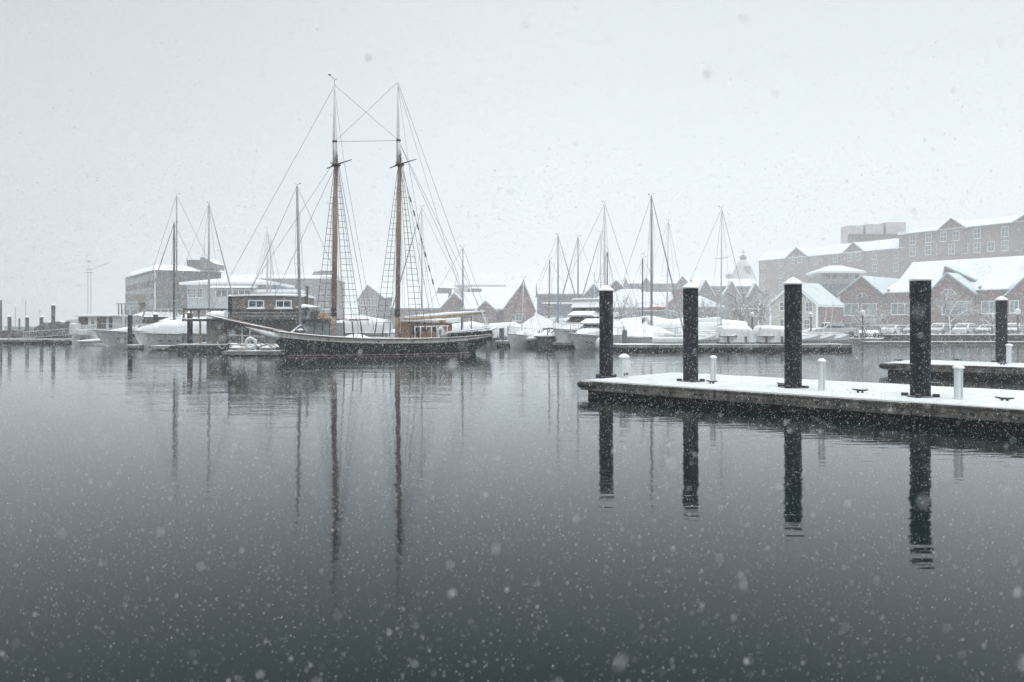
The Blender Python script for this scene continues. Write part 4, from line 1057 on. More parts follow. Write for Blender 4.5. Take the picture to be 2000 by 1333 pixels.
CARP = [mat('car_paint_%s' % n, c, .3, .08, 1, snow=.97, lo=.35) for n, c in (('silver', (.32, .34, .36)), ('white', (.6, .61, .62)), ('grey', (.2, .21, .22)), ('dark', (.08, .085, .09)))]
TYRE = mat('tyre', (.02, .02, .021), .8, .2, 3)
def car(p, d, rz, label, paint, kind='suv'):
    t = thing('parked_car', label, 'car' if kind != 'pickup' else 'pickup truck', (px(p, d), d, GZ), rz, 'snow covered cars parked behind the quay railing')
    h = 1.62 if kind != 'sedan' else 1.42
    if kind == 'pickup':
        low = [(-2.7, .45), (-2.72, .85), (-2.6, 1.0), (-1.35, 1.06), (2.65, 1.06), (2.72, .5), (2.6, .4), (-2.6, .38)]; cab = [(-1.4, 1.05), (-.75, 1.72), (.75, 1.74), (1.0, 1.05)]
    else:
        low = [(-2.2, .42), (-2.25, .72), (-2.1, .92), (-1.15, 1.02), (2.1, 1.05), (2.2, .7), (2.15, .38), (-2.1, .34)]
        cab = [(-1.2, 1.01), (-.45, h - .05), (.2, h), (1.5, h - .04), (2.1, 1.04)]
    m = MB(); n = len(low)
    rows = [[(x*(.965 if abs(y) > .8 else 1), y, lerp(.7, z, .93 if abs(y) > .8 else 1)) for x, z in low] for y in (-.88, -.8, 0, .8, .88)]
    m.ring_loft(rows); m.build('body', CARP[paint], t, bevel=.03)
    cabn = MB(); cabn.ring_loft([[(x, y*(1 if z < 1.2 else .84), z) for x, z in cab] for y in (-.82, -.4, .4, .82)]); c = cabn.build('cabin', CARP[paint], t, bevel=.04)
    xl, xr = cab[1][0], cab[-2][0]
    for s in (-1, 1):
        m = MB(); m.add([(lerp(cab[0][0], xl, .18), s*.83, 1.1), (lerp(cab[-1][0], xr, .2), s*.83, 1.1), (xr - .1, s*.715, h - .14), (xl + .08, s*.715, h - .14)], [(0, 1, 2, 3)]); m.build('side_window', GLASS, t)
        for xw in (-1.4 if kind != 'pickup' else -1.75, 1.38 if kind != 'pickup' else 1.65):
            w_ = MB(); w_.tube([(xw, s*.72, .34), (xw, s*.92, .34)], .34, 16); wo = w_.build('wheel', TYRE, t)
            MB().tube([(xw, s*.925, .34), (xw, s*.935, .34)], .2, 12).build('rim', CARP[0], wo)
        m = MB(); m.cbox((low[1][0] + .05, s*.62, .74), (.12, .3, .16)); m.build('headlight', TRIMW, t)
    m = MB(); a, b_ = cab[0], cab[1]
    m.add([(lerp(a[0], b_[0], .12) - .03, -.68, lerp(a[1], b_[1], .12)), (lerp(a[0], b_[0], .12) - .03, .68, lerp(a[1], b_[1], .12)), (lerp(a[0], b_[0], .85) - .03, .6, lerp(a[1], b_[1], .85)), (lerp(a[0], b_[0], .85) - .03, -.6, lerp(a[1], b_[1], .85))], [(0, 1, 2, 3)]); m.build('windscreen', GLASS, t)
    return t
car(1627, 88, R(6), 'snowy pale pickup truck parked beside the cream house', 0, 'pickup')
car(1836, 98, R(42), 'snow covered silver car parked just right of the largest pile', 0)
car(1884, 98, R(40), 'snow covered white car parked between two others before the snowy tree', 1)
car(1930, 98, R(42), 'snow covered low grey car parked left of the slim pile', 2, 'sedan')
car(1981, 98, R(44), 'dark car under snow parked right of the slim pile', 3)
car(1790, 98, R(42), 'dark grey car half hidden behind the largest pile', 2)
car(1744, 98, R(40), 'pale low car parked left of the largest pile behind the railing', 1, 'sedan')
def bush(p, d, w_, h_, label):
    rn = random.Random(int(p)); m = MB()
    for k in range(420):
        a = rn.uniform(0, 2*PI); r = rn.random()**.5; z = rn.random(); c = Vector((math.cos(a)*r*w_/2, math.sin(a)*r*.7, z*h_*(1 - .5*r))); s = .12
        v = [c + Vector((rn.uniform(-s, s), rn.uniform(-s, s), rn.uniform(-s, s))) for _ in range(3)]; m.add(v, [(0, 1, 2)])
    return one(m, 'shrub', mat('winter_shrub', (.045, .046, .042), .9, .4, 3, snow=.4, lo=.7), label, 'shrub', (px(p, d), d, GZ), 0, 'low shrubs on the quay')
for p, lab in ((1735, 'low dark shrub at the foot of the wall just left of the largest pile'), (1905, 'low dark shrub in front of the grey car'), (1700, 'low dark shrub behind the lamp post before the paired windows'), (1862, 'low dark shrub between parked cars'), (1958, 'low dark shrub by the slim pile'), (1660, 'low shrub under the paired brick building windows')): bush(p, 84, 3.4, .75, lab)
# ================================================================ marina boats
COVB = mat('snow_on_canvas', (.8, .83, .86), .9, .1, 1.1, streak=.14, bump=1.0)
CANV = mat('blue_grey_canvas', (.30, .33, .38), .8, .15, 1.2, snow=.9, lo=.45)
TUBE = mat('inflatable_tube', (.55, .57, .57), .6, .08, 2, snow=1, lo=.3)
def sheer_m(a, b, dip=.12):
    return lambda u: lerp(a, b, u) - dip*math.sin(PI*u)
def arch_loft(secs, n=9, sharp=1.0):
    """secs: (x, half width, base z, top z, pointiness)"""
    rows = []
    for (x, hw, zb, zt_, p) in secs:
        r = []
        for k in range(n + 1):
            a = PI*k/n; c = math.cos(a)
            yy = hw*math.copysign(abs(c)**(.6 if p < 1 else 1.0), c)
            zz = zb + (zt_ - zb)*((1 - abs(c)) if p >= 1 else math.sin(a)**.55)
            r.append((x, yy, zz))
        rows.append(r)
    m = MB(); m.grid(rows); m.add(rows[0], [tuple(range(n + 1))]); m.add(rows[-1], [tuple(range(n + 1))])
    return m
def bow_rz(th): return R(th) - PI            # bow points along th degrees in the plan
def boat_base(root, L, B, fb0, fb1, draft=.45, rake=.9, transom=.85, um=.6, hullm=None, stripe=True, flare=0.0, deckm=None, bottom=True):
    P = make_hull(L, B, sheer_m(fb0, fb1), draft, rake, transom, um, flare=flare)
    h = hull_strip(P, 0, 1, 8, 20).build('hull', hullm or HULLW, root, 'auto')
    rail_tube(P, 1.0, .05, off=.0, lift=.0).build('rub_rail', WHITE, h, True)
    if stripe:
        rail_tube(P, .9, .022, off=.012, u0=.02).build('hull_stripe', TRIMGR, h)
    deck_mesh(P, .985, 20, .03, .08).build('deck', deckm or SNOW, root, True)
    return P
def add_fenders(root, P):
    f = None
    for s in (-1, 1):
        for u in (.38, .55, .72):
            a = P(u, .95, s, .13)
            if f is None: f = MB().blob((0, 0, -.3), (.11, .11, .3), 8, 6).tube([(0, 0, 0), (0, -.0, .22)], .012, 4).build('fender', FEND, root, True)
            else: f = copy_tree(f, root)
            f.location = a
    for u in (.2, .27, .34):
        a = P(u, .62, -1, .01); o = MB().blob((0, 0, 0), (.16, .02, .07), 10, 6).build('porthole', GLASS, root, True); o.location = a
FEND = mat('navy_fender', (.05, .07, .1), .6, .2, 3)
def bow_pulpit(root, P, u1=.5, h=.6, n=5, mt=None):
    m = MB()
    for s in (-1, 1):
        pts = [(lambda a: (a[0], a[1] - s*.06, a[2] + h))(P(lerp(.01, u1, i/10), 1, s)) for i in range(11)]
        m.tube(pts, .018, 5)
        for i in range(0, 11, 10//n): m.tube([(pts[i][0], pts[i][1], pts[i][2] - h), pts[i]], .015, 5)
    m.build('bow_rail', mt or ALU, root)
def sailboat(p, ytop, d, L, th, label, B=None, mastm=None, r=.075, furl=True, lean=0.0, spread=(.55,), cover=None, boom=True, ybase=None, wood=False, fwd=.38, hullm=None, group='moored sailing boats', stays=True, vane=True, fb=.95, mizzen=None):
    """yacht whose mast foot stands under photo column p"""
    rz = bow_rz(th)
    t = thing('sailing_boat', label, 'sailboat', (px(p, d), d, 0), rz, group)
    B = B or L*.31; off = (0.5 - fwd)*L
    P0 = make_hull(L, B, sheer_m(fb + .2, fb), .45, .9, .7, .55)
    P = lambda u, tt, s, o=0.0: (lambda a: (a[0] + off, a[1], a[2]))(P0(u, tt, s, o))
    hull_strip(P, 0, 1, 8, 20).build('hull', hullm or HULLW, t, 'auto')
    rail_tube(P, 1, .04).build('toe_rail', WHITE, t, True)
    deck_mesh(P, .98, 20, .03, .08).build('deck', SNOW, t, True)
    arch_loft([(-.12*L + off*.3, .1*B, fb, fb + .1, .5), (-.02*L, .26*B, fb, fb + .42, .5), (.2*L, .3*B, fb, fb + .5, .5), (.24*L, .3*B, fb, fb + .2, .5)]).build('coachroof', COVB, t, 'auto')
    h = pz(ytop, d); lx = math.tan(lean)*h
    # lean is in the picture plane: turn it into the boat's own axes
    tip = Vector((lx*math.cos(-rz), lx*math.sin(-rz), h)); foot = Vector((0, 0, fb + .2))
    mm = mastm or ALU
    mo = MB().tube([foot, foot.lerp(tip, .55), tip], [r, r*.95, r*.7], 10).build('mast', mm, t, True)
    for f in spread:
        c = foot.lerp(tip, f); w_ = .32*B + .1
        MB().tube([c + Vector((0, -w_, .06)), c, c + Vector((0, w_, .06))], [.02, .035, .02], 6).build('spreader', ALUW, mo)
    if stays:
        bowp = Vector(P(0, 1, 1)); stp = Vector(P(1, 1, 1)); stp.y = 0
        f = MB().tube([bowp, bowp.lerp(tip, .08), bowp.lerp(tip, .5), tip], [.03, .075 if furl else .016, .055 if furl else .016, .02 if furl else .012], 6).build('furled_jib' if furl else 'forestay', CANV if furl == 2 else (GREYSPAR if furl else WIRE), t)
        MB().tube([stp, tip], .012, 4).build('backstay', WIRE, t)
        for s in (-1, 1):
            c = foot.lerp(tip, spread[0]) + Vector((0, s*(.32*B + .1), .06)); a = Vector(P(fwd + .05, 1, s))
            MB().tube([a, c, tip], .011, 4).build('shroud', WIRE, t)
    if boom:
        MB().tube([(0.1, 0, fb + 1.25), (.4*L, 0, fb + 1.2)], .06, 6).build('boom', mm, t)
        arch_loft([(.12, .1, fb + 1.2, fb + 1.6, .5), (.2*L, .15, fb + 1.18, fb + 1.5, .5), (.39*L, .1, fb + 1.2, fb + 1.35, .5)]).build('sail_cover', COVB, t, 'auto')
    if vane:
        m = MB(); m.tube([tip, tip + Vector((0, 0, .12)), tip + Vector((-.22, .1, .2))], .008, 4); m.tube([tip + Vector((0, 0, .06)), tip + Vector((.2, -.1, .12))], .008, 4); m.cbox(tip + Vector((.24, -.1, .16)), (.1, .02, .06))
        m.build('masthead_vane', IRON, mo)
    if cover:
        z0 = fb + .05
        arch_loft([(lerp(-.5, .5, f)*L + off, max(.05, hw*B), z0, z0 + hh, 1) for f, hw, hh in cover]).build('winter_cover', COVB, t, 'auto')
    bow_pulpit(t, P, .3, .6, 3)
    return t
LG = 'moored sailing boats'
sailboat(345, 382, 70, 9.5, 205, 'sailboat with the tallest mast left of the club house, bow to the left', furl=False, spread=(.34, .66))
sailboat(340, 437, 64, 8, 230, 'sailboat with a short dark mast just left of a taller pale one', mastm=ALUD, r=.09, furl=1, spread=(.3, .6))
sailboat(408, 398, 66, 9, -18, 'sailboat with tall pale mast and furled sail before the white club house', furl=1, spread=(.48,), r=.095)
sailboat(522, 447, 84, 8.5, 80, 'faint sailboat mast, thicker of two close together behind the houseboat', mastm=ALUW, furl=False, spread=(.3,), r=.1, group=None)
sailboat(528.5, 463, 88, 8, 60, 'faint sailboat mast, thinner one of two behind the houseboat', mastm=ALUW, furl=False, spread=(.3,), r=.08)
REDB = mat('red_brown_hull', (.14, .075, .06), .6, .3, 2, streak=.3)
sailboat(587, 364, 52, 9.6, 178, 'low red brown sailboat with thick grey mast between houseboat and schooner', mastm=GREYSPAR, r=.1, furl=False, lean=R(-1.2), spread=(.5,), fb=.45, fwd=.52, hullm=REDB, boom=False, B=2.4)
sailboat(824, 406, 74, 10, 165, 'sailboat with pale mast standing just right of the schooner mainmast', mastm=ALUW, r=.09, furl=1, spread=(.4, .7))
sailboat(904, 484, 70, 7.5, 12, 'small sailboat with thin mast behind the schooner stern', mastm=ALU, r=.06, furl=False, spread=(.45,))
sailboat(1019, 545, 66, 6.5, 240, 'small boat with short white leaning mast before the brick warehouse gable', mastm=ALUW, r=.05, furl=False, lean=R(1.5), spread=(.4,), boom=False)
sailboat(1072, 508, 78, 8, 150, 'sailboat with a varnished wooden mast behind the tent covered boat', mastm=mat('pale_wood_mast', (.36, .27, .19), .6, .2, 3), r=.085, furl=False, spread=(.35,), lean=R(.6))
sailboat(1090, 460, 72, 8.5, -42, 'sailboat with a dark furled sail sloping right from its mast, left of the motor yacht', mastm=ALU, r=.085, furl=2, spread=(.45,))
sailboat(1129, 463, 74, 9, 222, 'sailboat with a dark furled sail sloping left from its mast above the motor yacht', mastm=ALU, r=.085, furl=2, spread=(.4,))
sailboat(1173, 456, 78, 9, 208, 'sailboat with thin pale mast and dark furled sail left of the first dock pile', mastm=ALUW, r=.06, furl=2, spread=(.5,))
sailboat(1181, 397, 70, 10.5, -30, 'sailboat with the tall white mast rising above the first dock pile', mastm=ALUW, r=.11, furl=False, spread=(.45,))
sailboat(1186, 492, 62, 6, -60, 'small boat with short dark mast directly over the first dock pile', mastm=ALUD, r=.055, furl=False, boom=False, spread=(.5,), vane=False)
o = sailboat(1255, 505, 66, 8, 210, 'sailboat with short black mast and white radar drum', mastm=ALUD, r=.07, furl=False, spread=(.4,))
MB().lathe([(.01, 0), (.32, .03), (.34, .18), (.2, .26), (.01, .28)], (0, -.3, pz(624, 66)), 12).build('radar_drum', WHITEP, o, True)
sailboat(1272.5, 383, 62, 6.6, -24, 'sailboat with the tallest mast of the right hand basin over a big white winter tent', mastm=GREYSPAR, r=.1, furl=1, spread=(.68,), fwd=.4, B=2.6,
         cover=[(.12, .25, .3), (.3, .42, .9), (.6, .52, 1.35), (.97, .52, 1.6)], boom=False, fb=.9)
sailboat(1302, 432, 82, 9, 30, 'sailboat with pale slanting mast left of the second dock pile', mastm=ALUW, r=.085, furl=False, lean=R(.9), spread=(.5,))
sailboat(1408, 407, 64, 9, 25, 'sailboat with slim white mast and low triangular sail cover right of the second pile', mastm=ALUW, r=.065, furl=False, lean=R(.4), spread=(.37, .6))

# ---- motor boats
def cruiser(label, p, d, th, L, B, fb0, fb1, fly=True, top=True, group='moored white motor boats', cabin_h=1.15, hullm=None):
    t = thing('motor_yacht', label, 'motor yacht', (px(p, d), d, 0), bow_rz(th), group)
    P = boat_base(t, L, B, fb0, fb1, rake=1.5, um=.62, flare=.25, hullm=hullm)
    z0 = lerp(fb0, fb1, .45) + .0
    hb = B/2
    arch_loft([(-.32*L, .05, z0, z0 + .12, .5), (-.22*L, hb*.5, z0, z0 + .3, .5), (-.1*L, hb*.72, z0, z0 + .5, .5), (.0, hb*.78, z0, z0 + .55, .5)]).build('trunk', WHITE, t, 'auto')
    x0, x1 = -.08*L, .27*L
    def tier(xa, xb, za, zb, sl, w_, mt, nm, sb=.15, tw=.86):
        m = MB(); m.add([(xa, -w_, za), (xa, w_, za), (xb, w_, za), (xb, -w_, za), (xa + sl, -w_*tw, zb), (xa + sl, w_*tw, zb), (xb - sb, w_*tw, zb), (xb - sb, -w_*tw, zb)], [(0, 1, 2, 3), (4, 5, 6, 7), (0, 1, 5, 4), (1, 2, 6, 5), (2, 3, 7, 6), (3, 0, 4, 7)])
        return m.build(nm, mt, t, bevel=.05)
    tier(x0, x1, z0 + .1, z0 + cabin_h*.55, .35, hb*.84, WHITE, 'cabin')
    tier(x0 + .3, x1 - .1, z0 + cabin_h*.55 + .004, z0 + cabin_h, .55, hb*.80, GLASS, 'window_band')
    zt_ = z0 + cabin_h
    m = MB(); m.ring_loft([[(x0 + .3, -hb*.7, zt_ + .004), (x0 + .3, hb*.7, zt_ + .004), (x1 + .5, hb*.85, zt_ + .004), (x1 + .5, -hb*.85, zt_ + .004)], [(x0 - .1, -hb*.6, zt_ + .14), (x0 - .1, hb*.6, zt_ + .14), (x1 + .6, hb*.82, zt_ + .2), (x1 + .6, -hb*.82, zt_ + .2)], [(x0 + .9, -hb*.55, zt_ + .5), (x0 + .9, hb*.55, zt_ + .5), (x1 + .4, hb*.75, zt_ + .45), (x1 + .4, -hb*.75, zt_ + .45)]])
    m.build('cabin_roof', WHITE, t, bevel=.05)
    if fly:
        zf = zt_ + .46
        tier(x0 + 1.0, x1 + .3, zf, zf + .32, .1, hb*.7, GLASS, 'flybridge_windscreen', .05)
        tier(x0 + 1.0, x1 + .3, zf + .325, zf + 1.0, .35, hb*.72, COVER, 'flybridge_enclosure', .05)
        tier(x0 + 1.1, x1 + .9, zf + 1.005, zf + 1.16, .05, hb*.74, WHITE, 'hardtop', .05)
        for s in (-1, 1): MB().tube([(x1 + .85, s*hb*.6, zf + 1.0), (x1 + .95, s*hb*.7, zt_ + .2)], .035, 6).build('hardtop_leg', ALUW, t)
        MB().tube([(x1 - .3, .3, zf + 1.1), (x1 - .2, .3, zf + 3.6)], .035, 5).build('aerial', ALUW, t)
        MB().lathe([(.01, 0), (.28, .03), (.3, .16), (.18, .22), (.01, .24)], (x1 + .3, 0, zf + 1.16), 12).build('radar_drum', WHITEP, t, True)
    m = MB(); rows = []
    arch_loft([(.27*L, hb*.8, fb1 - .1, fb1 + .9, .5), (.36*L, hb*.82, fb1 - .1, fb1 + .75, .5), (.49*L, hb*.75, fb1 - .1, fb1 + .35, .5)]).build('cockpit_cover', COVB, t, 'auto')
    add_fenders(t, P); bow_pulpit(t, P, .52, .62, 5)
    return t
cruiser('white flybridge motor yacht with enclosed upper deck beside the first dock pile', 1140, 67, 238, 11.0, 3.8, 1.6, 1.25)
cruiser('white low motor boat with grey hull moored in front of the flybridge yacht', 1158, 62.5, 236, 7.6, 2.9, 1.25, .95, fly=False, cabin_h=.8)
cruiser('white cabin cruiser with sloping windscreen under snow, bow toward the far gangway', 280, 71, 222, 8.4, 3.0, 1.45, 1.1, fly=False, cabin_h=1.3)
cruiser('white motor boat lying between two dark piles with a cross beam', 330, 66, 226, 6.8, 2.6, 1.2, 1.0, fly=False, cabin_h=.95)
def covered(label, p, d, th, L, B, fb, secs, group='boats under white winter covers', hullm=None, nm='covered_boat', mt=None, p_=1):
    t = thing(nm, label, 'boat', (px(p, d), d, 0), bow_rz(th), group)
    P = boat_base(t, L, B, fb + .25, fb, um=.6, hullm=hullm)
    arch_loft([(lerp(-.5, .5, f)*L, max(.04, hw*B), fb + zb, fb + hh, p_) for f, hw, zb, hh in secs], 10).build('winter_cover', mt or COVB, t, 'auto')
    add_fenders(t, P); bow_pulpit(t, P, .4, .5, 4)
    return t
covered('boat under a snow loaded cover with bow to the left by the shingled houseboat', 378, 63, 214, 9.0, 3.1, 1.2, [(.03, .04, .05, .4), (.2, .38, .0, .9), (.5, .5, -.05, 1.3), (.8, .5, -.05, 1.5), (.98, .4, -.05, 1.0)], p_=.5)
covered('grey hulled boat under a white flat topped cover beside the schooner stern', 985, 70, 176, 4.2, 1.9, .9, [(.04, .2, -.1, .3), (.18, .46, -.2, 1.1), (.36, .48, -.2, 1.15), (.75, .5, -.2, 1.25), (.97, .45, -.2, .4)], p_=.5)
covered('boat under a peaked white tent cover left of the flybridge yacht', 1052, 70, 190, 5.6, 2.4, .95, [(.02, .1, -.1, .25), (.22, .42, -.2, 1.0), (.48, .5, -.3, 1.95), (.7, .5, -.3, 1.3), (.97, .46, -.2, .8)])
covered('white motor boat under a snowy hood behind the schooner cabin', 690, 66, 170, 7.0, 2.6, 1.2, [(.03, .1, 0, .3), (.3, .4, 0, 1.0), (.6, .5, 0, 1.5), (.95, .45, 0, 1.1)], p_=.5)
covered('long low boat under a flat snowy cover behind the second dock pile', 1360, 66, 180, 8.5, 2.8, .9, [(.02, .3, 0, 1.4), (.3, .5, 0, 1.5), (.7, .5, 0, 1.5), (.98, .45, 0, 1.3)], p_=.5)
covered('back row boat under a high snowy cover right behind the flybridge yacht', 1116, 82, 200, 7.0, 2.6, 1.1, [(.03, .2, 0, .5), (.25, .45, 0, 1.3), (.6, .5, 0, 1.7), (.97, .45, 0, 1.2)], p_=.5)
covered('back row boat under a ridged white cover behind the black mast', 1244, 78, 195, 8.0, 2.7, 1.2, [(.03, .2, 0, .5), (.3, .45, 0, 1.3), (.7, .5, 0, 1.6), (.97, .48, 0, 1.2)])
covered('back row boat under a snowy cover just left of the second dock pile', 1318, 74, 170, 6.5, 2.5, 1.1, [(.03, .2, 0, .5), (.3, .45, 0, 1.2), (.7, .5, 0, 1.5), (.97, .48, 0, 1.3)], p_=.5)
covered('small boat under a white cover in the gap left of the peaked tent', 1012, 76, 205, 5.5, 2.2, .9, [(.03, .2, 0, .4), (.3, .45, 0, 1.0), (.7, .5, 0, 1.1), (.97, .4, 0, .6)], p_=.5)
covered('white boat under a low cover seen behind the schooner quarterdeck', 895, 72, 185, 6.5, 2.4, 1.0, [(.03, .2, 0, .4), (.3, .45, 0, .9), (.7, .5, 0, 1.2), (.97, .4, 0, .8)], p_=.5)
covered('snowy covered boat at the far end of the left basin before the yard fence', 330, 84, 200, 8.0, 2.8, 1.3, [(.03, .2, 0, .4), (.3, .45, 0, 1.2), (.7, .5, 0, 1.7), (.97, .4, 0, 1.0)], p_=.5)
# two shrink wrapped boats standing on the finger float
def wrapped(label, p, d, th, L, B, h):
    t = thing('wrapped_boat', label, 'boat', (px(p, d), d, .45), bow_rz(th), 'boats wrapped in white plastic')
    P = make_hull(L, B, sheer_m(1.1, 1.0, .05), -.02, .3, .9, .45)
    MB().box(-L*.46, L*.46, -B*.45, B*.45, .0, .14).build('cradle', WOODD, t)
    rows = []
    for (f, hh, hw) in ((-.5, h*.62, .40), (-.47, h*.92, .46), (-.42, h, .49), (.0, h*1.0, .5), (.28, h*.98, .5), (.38, h*.86, .49), (.46, h*.55, .48), (.5, .3, .46)):
        rows.append([(f*L + (.06*math.sin(k*2.1)), hw*B*math.copysign(abs(math.cos(PI*k/12))**.35, math.cos(PI*k/12)), .15 + (hh - .15)*math.sin(PI*k/12)**.4) for k in range(13)])
    m = MB(); m.grid(rows); m.add(rows[0], [tuple(range(13))]); m.add(rows[-1], [tuple(range(13))]); m.build('plastic_wrap', mat('shrink_wrap', (.66, .69, .72), .5, .1, .9, stretch=(3, 1, .15), streak=.22, snow=1, lo=.4), t, 'auto')
    MB().box(-L*.58, -L*.06, -B*.62, -B*.505, h*.40, h*.45).build('side_board', WOODD, t)
    for x in (-.3, .2): MB().tube([(x*L, -B*.55, 0), (x*L, -B*.51, h*.42)], .09, 6).build('support_prop', PILEG, t)
    return t
wrapped('boat in white plastic wrap on the finger float, left of two by the second pile', 1436, 58, 178, 2.6, 2.0, 1.4)
wrapped('boat in white plastic wrap on the finger float, right of two by the third pile', 1507, 58, 178, 2.3, 2.0, 1.4)
# inflatable dinghies, dark work boat, fender buoy
def inflatable(label, p, d, th, L, B, z=.0, tilt=0.0):
    t = thing('inflatable_dinghy', label, 'dinghy', (px(p, d), d, z), bow_rz(th), 'inflatable dinghies')
    t.rotation_euler.x = tilt
    m = MB(); pts = [(L*.5, -B*.36, .3), (.1*L, -B*.38, .32), (-.3*L, -B*.3, .4), (-.46*L, -B*.12, .52), (-.5*L, 0, .56), (-.46*L, B*.12, .52), (-.3*L, B*.3, .4), (.1*L, B*.38, .32), (L*.5, B*.36, .3)]
    m.tube(pts, [.1, .2, .2, .2, .2, .2, .2, .2, .1], 9); m.build('tube', TUBE, t, True)
    MB().add([(L*.4, -B*.3, .2), (L*.4, B*.3, .2), (-.3*L, B*.25, .28), (-.3*L, -B*.25, .28)], [(0, 1, 2, 3)]).build('floor', SNOW, t)
    MB().box(L*.38, L*.42, -B*.3, B*.3, .1, .6).build('transom', TARP, t)
    return t
inflatable('white inflatable dinghy tipped up on a float beside the dark work punt', 1032, 66, -25, 3.2, 1.6, .5, R(-18))
inflatable('snowy inflatable dinghy floating by the white cabin cruiser and far gangway', 190, 73, 10, 3.2, 1.6)
def punt(label, p, d, L, B, h, th, name='work_punt'):
    t = thing(name, label, 'boat', (px(p, d), d, 0), bow_rz(th), None)
    P = make_hull(L, B, sheer_m(h*1.05, h, .02), .3, .25, .9, .4, 3)
    hull_strip(P, 0, 1, 6, 14).build('hull', TARP, t, 'auto'); deck_mesh(P, .95, 14, .03, .1).build('deck_cover', SNOW, t, True)
    rail_tube(P, .8, .12, off=.08).build('tyre_fender', TYRE, t, True)
    return t
t = thing('work_punt', 'dark rounded upturned punt heaped with snowy gear between covered boats', 'boat', (px(1066, 64), 64, 0))
m = MB(); rows = []
for f, r_ in ((-1, .3), (-.85, .75), (-.5, .98), (0, 1), (.5, .95), (.85, .7), (1, .25)): rows.append([(f*.95, math.cos(PI*k/10)*1.1*r_, .92*r_*math.sin(PI*k/10)**.6 - .02) for k in range(11)])
m.grid(rows); m.build('hull', mat('black_punt', (.015, .016, .018), .7, .4, 3), t, 'auto')
rn = random.Random(8); m = MB()
for k in range(9): m.tube([(rn.uniform(-.9, .9), rn.uniform(-.5, .5), .9), (rn.uniform(-.9, .9), rn.uniform(-.5, .5), 1.35 + rn.random()*.3)], .05, 5)
m.blob((0, 0, .95), (1.0, .8, .28), 12, 6, .15); m.build('snowy_gear', mat('snowy_gear', (.2, .2, .2), .8, .5, 5, snow=1, lo=.2), t)
MB().tube([(-.3, -1.0, 1.55), (.75, -1.0, 1.6)], .07, 6).tube([(.1, -1.0, 1.0), (.1, -1.0, 1.58)], .04, 5).build('lashed_spar', ALUD, t)
t = punt('dark flat work boat with a dark tarpaulin hump beyond the far gangway', 100, 105, 5.2, 2.6, .9, 180, 'work_boat')
arch_loft([(-2.0, .6, .8, 1.5, .5), (-.6, 1.2, .8, 2.2, .5), (1.4, 1.2, .8, 2.4, .5), (2.3, 1.0, .8, 2.2, .5)]).build('tarpaulin', mat('green_tarp', (.05, .06, .055), .8, .3, 2, snow=.6, lo=.8), t, 'auto')
one(MB().blob((0, 0, .42), (.36, .36, .55), 14, 9).tube([(0, 0, .9), (0, 0, 1.1)], .04, 6), 'mooring_buoy', WHITEP, 'round white mooring buoy touching the left edge of the first dock pile', 'buoy', (px(1172, 58), 58, 0), smooth=True)
# row of small sailing dinghies on the finger float
def skiff_proto(label, loc, rz):
    t = thing('sailing_dinghy', label, 'dinghy', loc, rz, 'small white dinghies on the finger float')
    P = make_hull(3.9, 1.25, sheer_m(.5, .42, .06), .05, .35, .75, .58)
    hull_strip(P, 0, 1, 5, 14).build('hull', WHITE, t, 'auto')
    deck_mesh(P, .92, 14, .05, .14).build('snow_cover', SNOW, t, True)
    MB().tube([(-1.4, 0, .62), (1.9, .1, .85)], .045, 6).build('boom', ALUW, t)
    MB().tube([(-1.0, .25, .55), (1.8, .35, .7)], .03, 5).build('spare_spar', ALU, t)
    return t
FX0, FZ = 12.0, .45
proto = None
def skiff(p, d, th, lab, sc=1.0, m=None):
    global proto
    loc = Vector((px(p, d), d, FZ + .08))
    if proto is None: o = proto = skiff_proto(lab, loc, bow_rz(th))
    else:
        o = copy_tree(proto); o.location = loc; o.rotation_euler = (0, 0, bow_rz(th)); o['label'] = lab
    o.scale = (sc, sc, sc)
    if th < -40: o.rotation_euler.x = R(-42 + (p % 7)*2); o.location.z += .28
    return o
sk = [(1318, 'white dinghy on the finger float with round open cockpit left of the second pile'), (1338, 'white dinghy on the finger float partly hidden by the left edge of the second pile'),
      (1368, 'first white dinghy on the finger float just right of the second pile'), (1386, 'second white dinghy on the finger float right of the second pile'), (1408, 'white dinghy touching the left plastic wrapped boat on the finger float'),
      (1481, 'white dinghy lying between the two plastic wrapped boats'), (1566, 'white dinghy on the finger float just right of the third pile'), (1580, 'second white dinghy right of the third pile on the finger float'),
      (1594, 'third white dinghy right of the third pile on the finger float'), (1608, 'fourth white dinghy right of the third pile, next to last of its row'), (1621, 'last white dinghy at the free end of the finger float')]
for i, (p, lab) in enumerate(sk): skiff(p, 58.2 + (.5 if i % 2 else 0), -52 if p > 1350 else -15, lab, .85)
for p, d, yt_, lab in ((1397, 59.5, 590, 'thin leaning white dinghy mast at the left wrapped boat'), (1606, 59, 600, 'thin slanting white dinghy mast, left of two before the cream house side'), (1619, 59, 592, 'thin slanting white dinghy mast, right of two before the cream house side')):
    m = MB(); h = pz(yt_, d) - .55; m.tube([(0, 0, 0), (.35, 0, h)], [.035, .025], 6)
    one(m, 'dinghy_mast', ALUW, lab, 'mast', (px(p, d), d, .55), 0, 'bare dinghy masts')
def floatdock(label, p0, p1, y, W, rz=0.0, top=.45, group='snowy marina floats', depth=None, **k):
    d = depth or dep(y, 0); x0, x1 = px(p0, d), px(p1, d)
    return dock('marina_float', label, (x0, d, 0), (x1 - x0)/math.cos(rz), W, rz, top=top, face=.22, boltgap=0, group=group, bumper=False, fm=CONC, **k)
floatdock('long snowy finger float carrying the white dinghies and wrapped boats', 1207, 1676, 689, 3.4, R(2.5), .45, depth=56.0)
floatdock('short snowy float with a grey pile just right of the schooner stern', 968, 1022, 677, 2.0)
floatdock('small snowy float with a grey pile before the low motor boat', 1080, 1124, 680, 1.6)
